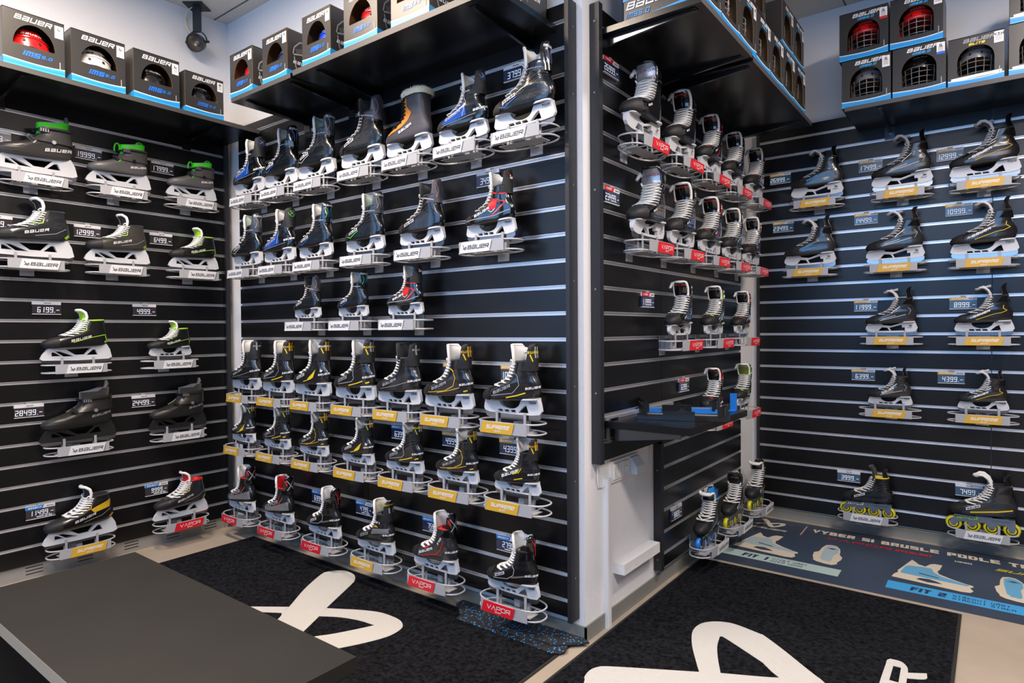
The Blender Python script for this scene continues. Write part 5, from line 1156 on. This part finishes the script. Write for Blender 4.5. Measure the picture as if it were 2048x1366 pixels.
# floor poster
t = thing('floor_poster', 'large dark printed floor poster with skate fit pictures', 'floor sign', Matrix.Translation((0,0,0)))
FPB = mat('poster dark blue', (48,60,78), .38, noise=.25, nscale=1.6); FPW = mat('poster cream', (206,194,172), .45); FPM = mat('poster pale mint', (166,188,182), .45); FPB2 = mat('poster sky', (60,150,206), .42); FPG = mat('poster pale blue grey', (160,178,184), .45); FPS = mat('poster skate blue', (96,160,196), .42)
b = MB(); b.box(-1.228,1.30,3.235,4.135,.0004,.0020,FPB); obj('sheet', b.mesh('sheet'), t)
def flat(nm, pl, hs, m, z):
    b = MB(); b.prism(pl, hs, lambda x, y: (x,y,z), lambda x, y: (x,y,z-.0003), m); obj(nm, b.mesh(nm), t)
def ftext(nm, s, x, y, h, m, z=.0030, **k):
    b = MB(); put_text(b, s, plane((x,y,z), (1,0,0), (0,1,0)), m, h, **k); obj(nm, b.mesh(nm, fix=False), t)
flat('logo_mark', [(-1.147,4.084),(-1.127,4.102),(-1.102,4.072),(-1.052,3.978),(-1.034,3.96),(-1.053,3.942),(-1.073,3.955),(-1.12,4.037)], [], FPW, .0026)
flat('logo_mark', [(-1.088,4.020),(-1.043,4.055),(-1.01,4.062),(-.996,4.049),(-.998,4.016),(-1.021,3.975),(-1.047,3.947),(-1.06,3.954),(-1.028,4.002),(-1.022,4.031),(-1.037,4.038),(-1.071,4.008)], [], FPW, .0027)
flat('logo_mark', [(-1.190,3.958),(-1.104,4.019),(-1.097,4.005),(-1.175,3.95)], [], FPW, .0026)
ftext('lettering', 'BaUeR', -1.170, 3.893, .028, FPW, w=1.25, st=.24, gap=.25, shear=.3)
flat('slash', [(-.885,3.893),(-.877,3.893),(-.881,4.084),(-.889,4.084)], [], mat('poster pink line',(176,140,132),.5), .0026)
ftext('lettering', 'VYBER SI BRUSLE PODLE TOHO', -.838, 3.986, .060, FPW, w=.655, st=.25, gap=.10, shear=-.06)
ftext('lettering', 'VvPOR', -.750, 3.900, .040, RED, w=1.35, st=.16, gap=.3, shear=.1)
ftext('lettering', 'RYCHLOST', -.410, 3.903, .032, RED, w=.54, st=.24, gap=.12, shear=-.05)
ftext('lettering', 'NEBO', -.150, 3.900, .020, FPW, w=.8, st=.24, gap=.12, shear=-.05)
ftext('lettering', 'SUPReMe', .012, 3.876, .034, YEL, w=1.2, st=.2, gap=.2, shear=.5)
def fit_skate(dx, m):
    S1 = [(-1.136,3.499),(-1.131,3.544),(-1.117,3.578),(-1.122,3.604),(-1.113,3.642),(-1.079,3.808),(-1.053,3.768),(-1.052,3.756),(-1.017,3.737),(-1.000,3.786),(-.985,3.803),(-.950,3.804),(-.957,3.721),(-.965,3.698),(-.956,3.659),(-.905,3.621),(-.850,3.590),(-.823,3.581),(-.818,3.566),(-.832,3.544),(-.818,3.508),(-.829,3.482),(-.863,3.474)]
    S2 = [(-1.109,3.595),(-1.095,3.690),(-1.082,3.708),(-1.013,3.723),(-.990,3.720),(-.978,3.672),(-.948,3.629),(-.833,3.577),(-.842,3.560),(-1.105,3.575)]
    f = lambda l: [(x+dx, y) for x, y in l]
    flat('skate_picture', f(S1), [f([(-1.040,3.527),(-.992,3.511),(-.934,3.523),(-.955,3.543),(-.989,3.560),(-1.026,3.552)])], FPW, .0026)
    flat('fit_area', f(S2), [], m, .0030)
    flat('badge_mark', f([(-1.035,3.612),(-.955,3.592),(-.955,3.602),(-1.035,3.624)]), [], mat('poster brown mark',(70,52,48),.5), .0034)
def fit_foot(dx, m):
    f = lambda l: [(x+dx, y) for x, y in l]
    flat('foot_picture', f([(-.752,3.613),(-.755,3.636),(-.736,3.668),(-.734,3.74),(-.725,3.792),(-.701,3.809),(-.674,3.803),(-.651,3.762),(-.642,3.718),(-.637,3.667),(-.617,3.628),(-.617,3.587),(-.627,3.54),(-.622,3.516),(-.642,3.487),(-.676,3.488),(-.718,3.502),(-.738,3.523),(-.736,3.535),(-.748,3.574)]), [], FPW, .0026)
    flat('fit_area', f([(-.720,3.686),(-.720,3.769),(-.699,3.797),(-.675,3.789),(-.652,3.749),(-.650,3.682),(-.661,3.643),(-.656,3.553),(-.665,3.529),(-.697,3.535),(-.712,3.571),(-.717,3.651)]), [], m, .0030)
    flat('badge_mark', f([(-.710,3.742),(-.685,3.732),(-.660,3.742),(-.685,3.754)]), [], mat('poster brown mark',(70,52,48),.5), .0034)
fit_skate(0, FPG); fit_foot(0, FPG); fit_skate(.753, FPS); fit_foot(.765, FPS); fit_skate(1.506, FPS)
flat('fit_bar', [(-1.200,3.343),(-.589,3.340),(-.589,3.440),(-1.200,3.443)], [], FPM, .0026); flat('fit_bar', [(-.390,3.334),(.35,3.334),(.35,3.437),(-.390,3.437)], [], FPB2, .0026); flat('fit_bar', [(.42,3.334),(1.15,3.334),(1.15,3.437),(.42,3.437)], [], BLUE, .0026)
FD = mat('poster navy text', (34,46,72), .5)
ftext('lettering', 'FIT 1', -1.052, 3.365, .050, FD, w=.54, st=.25, gap=.11, shear=.1); ftext('lettering', 'FIT 2', -.298, 3.358, .050, FD, w=.57, st=.25, gap=.11, shear=.1)
ftext('lettering', 'NÍZKÝ NÁRT', -.905, 3.394, .022, FD, w=.62, st=.14, gap=.18, shear=.05); ftext('lettering', 'ÚZKÁ NOHA', -.905, 3.360, .022, FD, w=.62, st=.14, gap=.18, shear=.05)
ftext('lettering', 'STŘEDNÍ NÁRT', -.138, 3.390, .022, FD, w=.62, st=.14, gap=.18, shear=.05); ftext('lettering', 'STŘEDNÍ ŠÍRKA', -.138, 3.355, .022, FD, w=.62, st=.14, gap=.18, shear=.05)

# bench in the foreground
BT = mat('dark bench laminate', (25,23,21), .5, noise=.16, nscale=5, bump=.06, bscale=250); BS = mat('bench laminate edge', (150,140,122), .5)
t = thing('bench', 'dark low bench with flat top in the foreground', 'bench', Matrix.Translation((-1.741,.707,0)))
b = MB(); b.box(-.583,.583,-.219,.219,.416,.450,BT); 
b2 = MB(); b2.box(-.583,.583,-.2196,-.219,.4165,.4485,BS); obj('edge_strip', b2.mesh('edge_strip'), t)
obj('seat_top', b.mesh('seat_top'), t)
for x in (-.563,.563):
    b = MB(); b.box(x-.018,x+.018,-.19 if x < 0 else -.218,.19,.0090 if x > 0 else 0,.416,mat('bench leg panel',(30,29,28),.5)); obj('leg_panel', b.mesh('leg_panel'), t)
b = MB(); b.box(-.545,.545,.10,.124,.20,.416,mat('bench leg panel',(30,29,28),.5)); obj('stretcher', b.mesh('stretcher'), t)

# ------------------------------------------------------------------ lights
def area(name, loc, target, sx, sy, power, rgb, spread=PI):
    l = bpy.data.lights.new(name, 'AREA'); l.shape = 'RECTANGLE'; l.size = sx; l.size_y = sy; l.energy = power; l.color = lin(rgb); l.spread = spread
    o = bpy.data.objects.new(name, l); C.objects.link(o); o.location = loc
    d = Vector(target)-Vector(loc); o.rotation_euler = d.to_track_quat('-Z', 'Y').to_euler(); return o
WARM = (255,234,212); NEUT = (255,240,230); COOL = (132,190,255)
area('ceiling_panel_light', (-2.35,.75,CZ-.03), (-2.35,.75,0), 1.2, .3, 100, WARM)
area('ceiling_panel_light', (-1.0,-.6,CZ-.03), (-1.0,-.6,0), 1.2, .3, 40, NEUT)
area('ceiling_panel_light', (.45,2.5,CZ-.03), (.45,2.5,0), .3, 1.2, 66, NEUT)
area('ceiling_panel_light', (1.1,.4,CZ-.03), (1.1,.4,0), 1.2, .3, 112, NEUT)
area('fill_uplight', (.0,-1.2,2.5), (.0,-1.2,4), 2.4, .3, 70, (190,216,255))  # added fill aimed upward to brighten the ceiling and what reflects it
area('window_and_fill_light', (-.6,-2.45,2.2), (-.6,2.0,1.85), 3.8, 1.6, 88, COOL)
area('window_and_fill_light', (-3.70,-1.55,1.9), (-1.6,2.0,1.5), 1.5, 1.7, 30, COOL)  # added cool fill, no window here; gives the middle slats a blue reflection
w = bpy.data.worlds.new('World'); bpy.context.scene.world = w; w.use_nodes = True
bg = w.node_tree.nodes['Background']; bg.inputs['Color'].default_value = (.55,.62,.72,1); bg.inputs['Strength'].default_value = .25

# ------------------------------------------------------------------ camera
F_PX = 1266.5; yaw, pitch, roll = .649963, -.0177516, -.0074187
fw = Vector((-math.sin(yaw)*math.cos(pitch), math.cos(yaw)*math.cos(pitch), math.sin(pitch))); rt = Vector((math.cos(yaw), math.sin(yaw), 0)); up = rt.cross(fw)
r2 = rt*math.cos(roll)+up*math.sin(roll); u2 = up*math.cos(roll)-rt*math.sin(roll)
cam = bpy.data.cameras.new('Camera'); co = bpy.data.objects.new('Camera', cam); C.objects.link(co)
co.matrix_world = Matrix(((r2.x,u2.x,-fw.x,0),(r2.y,u2.y,-fw.y,0),(r2.z,u2.z,-fw.z,CAM_H),(0,0,0,1)))
cam.sensor_fit = 'HORIZONTAL'; cam.sensor_width = 36; cam.lens = 36*F_PX/2048; cam.clip_start = .05
sc = bpy.context.scene; sc.camera = co
sc.view_settings.view_transform = 'Standard'; sc.view_settings.look = 'None'; sc.view_settings.exposure = 0; sc.view_settings.gamma = 1
try: sc.view_settings.use_curve_mapping = False
except Exception: pass
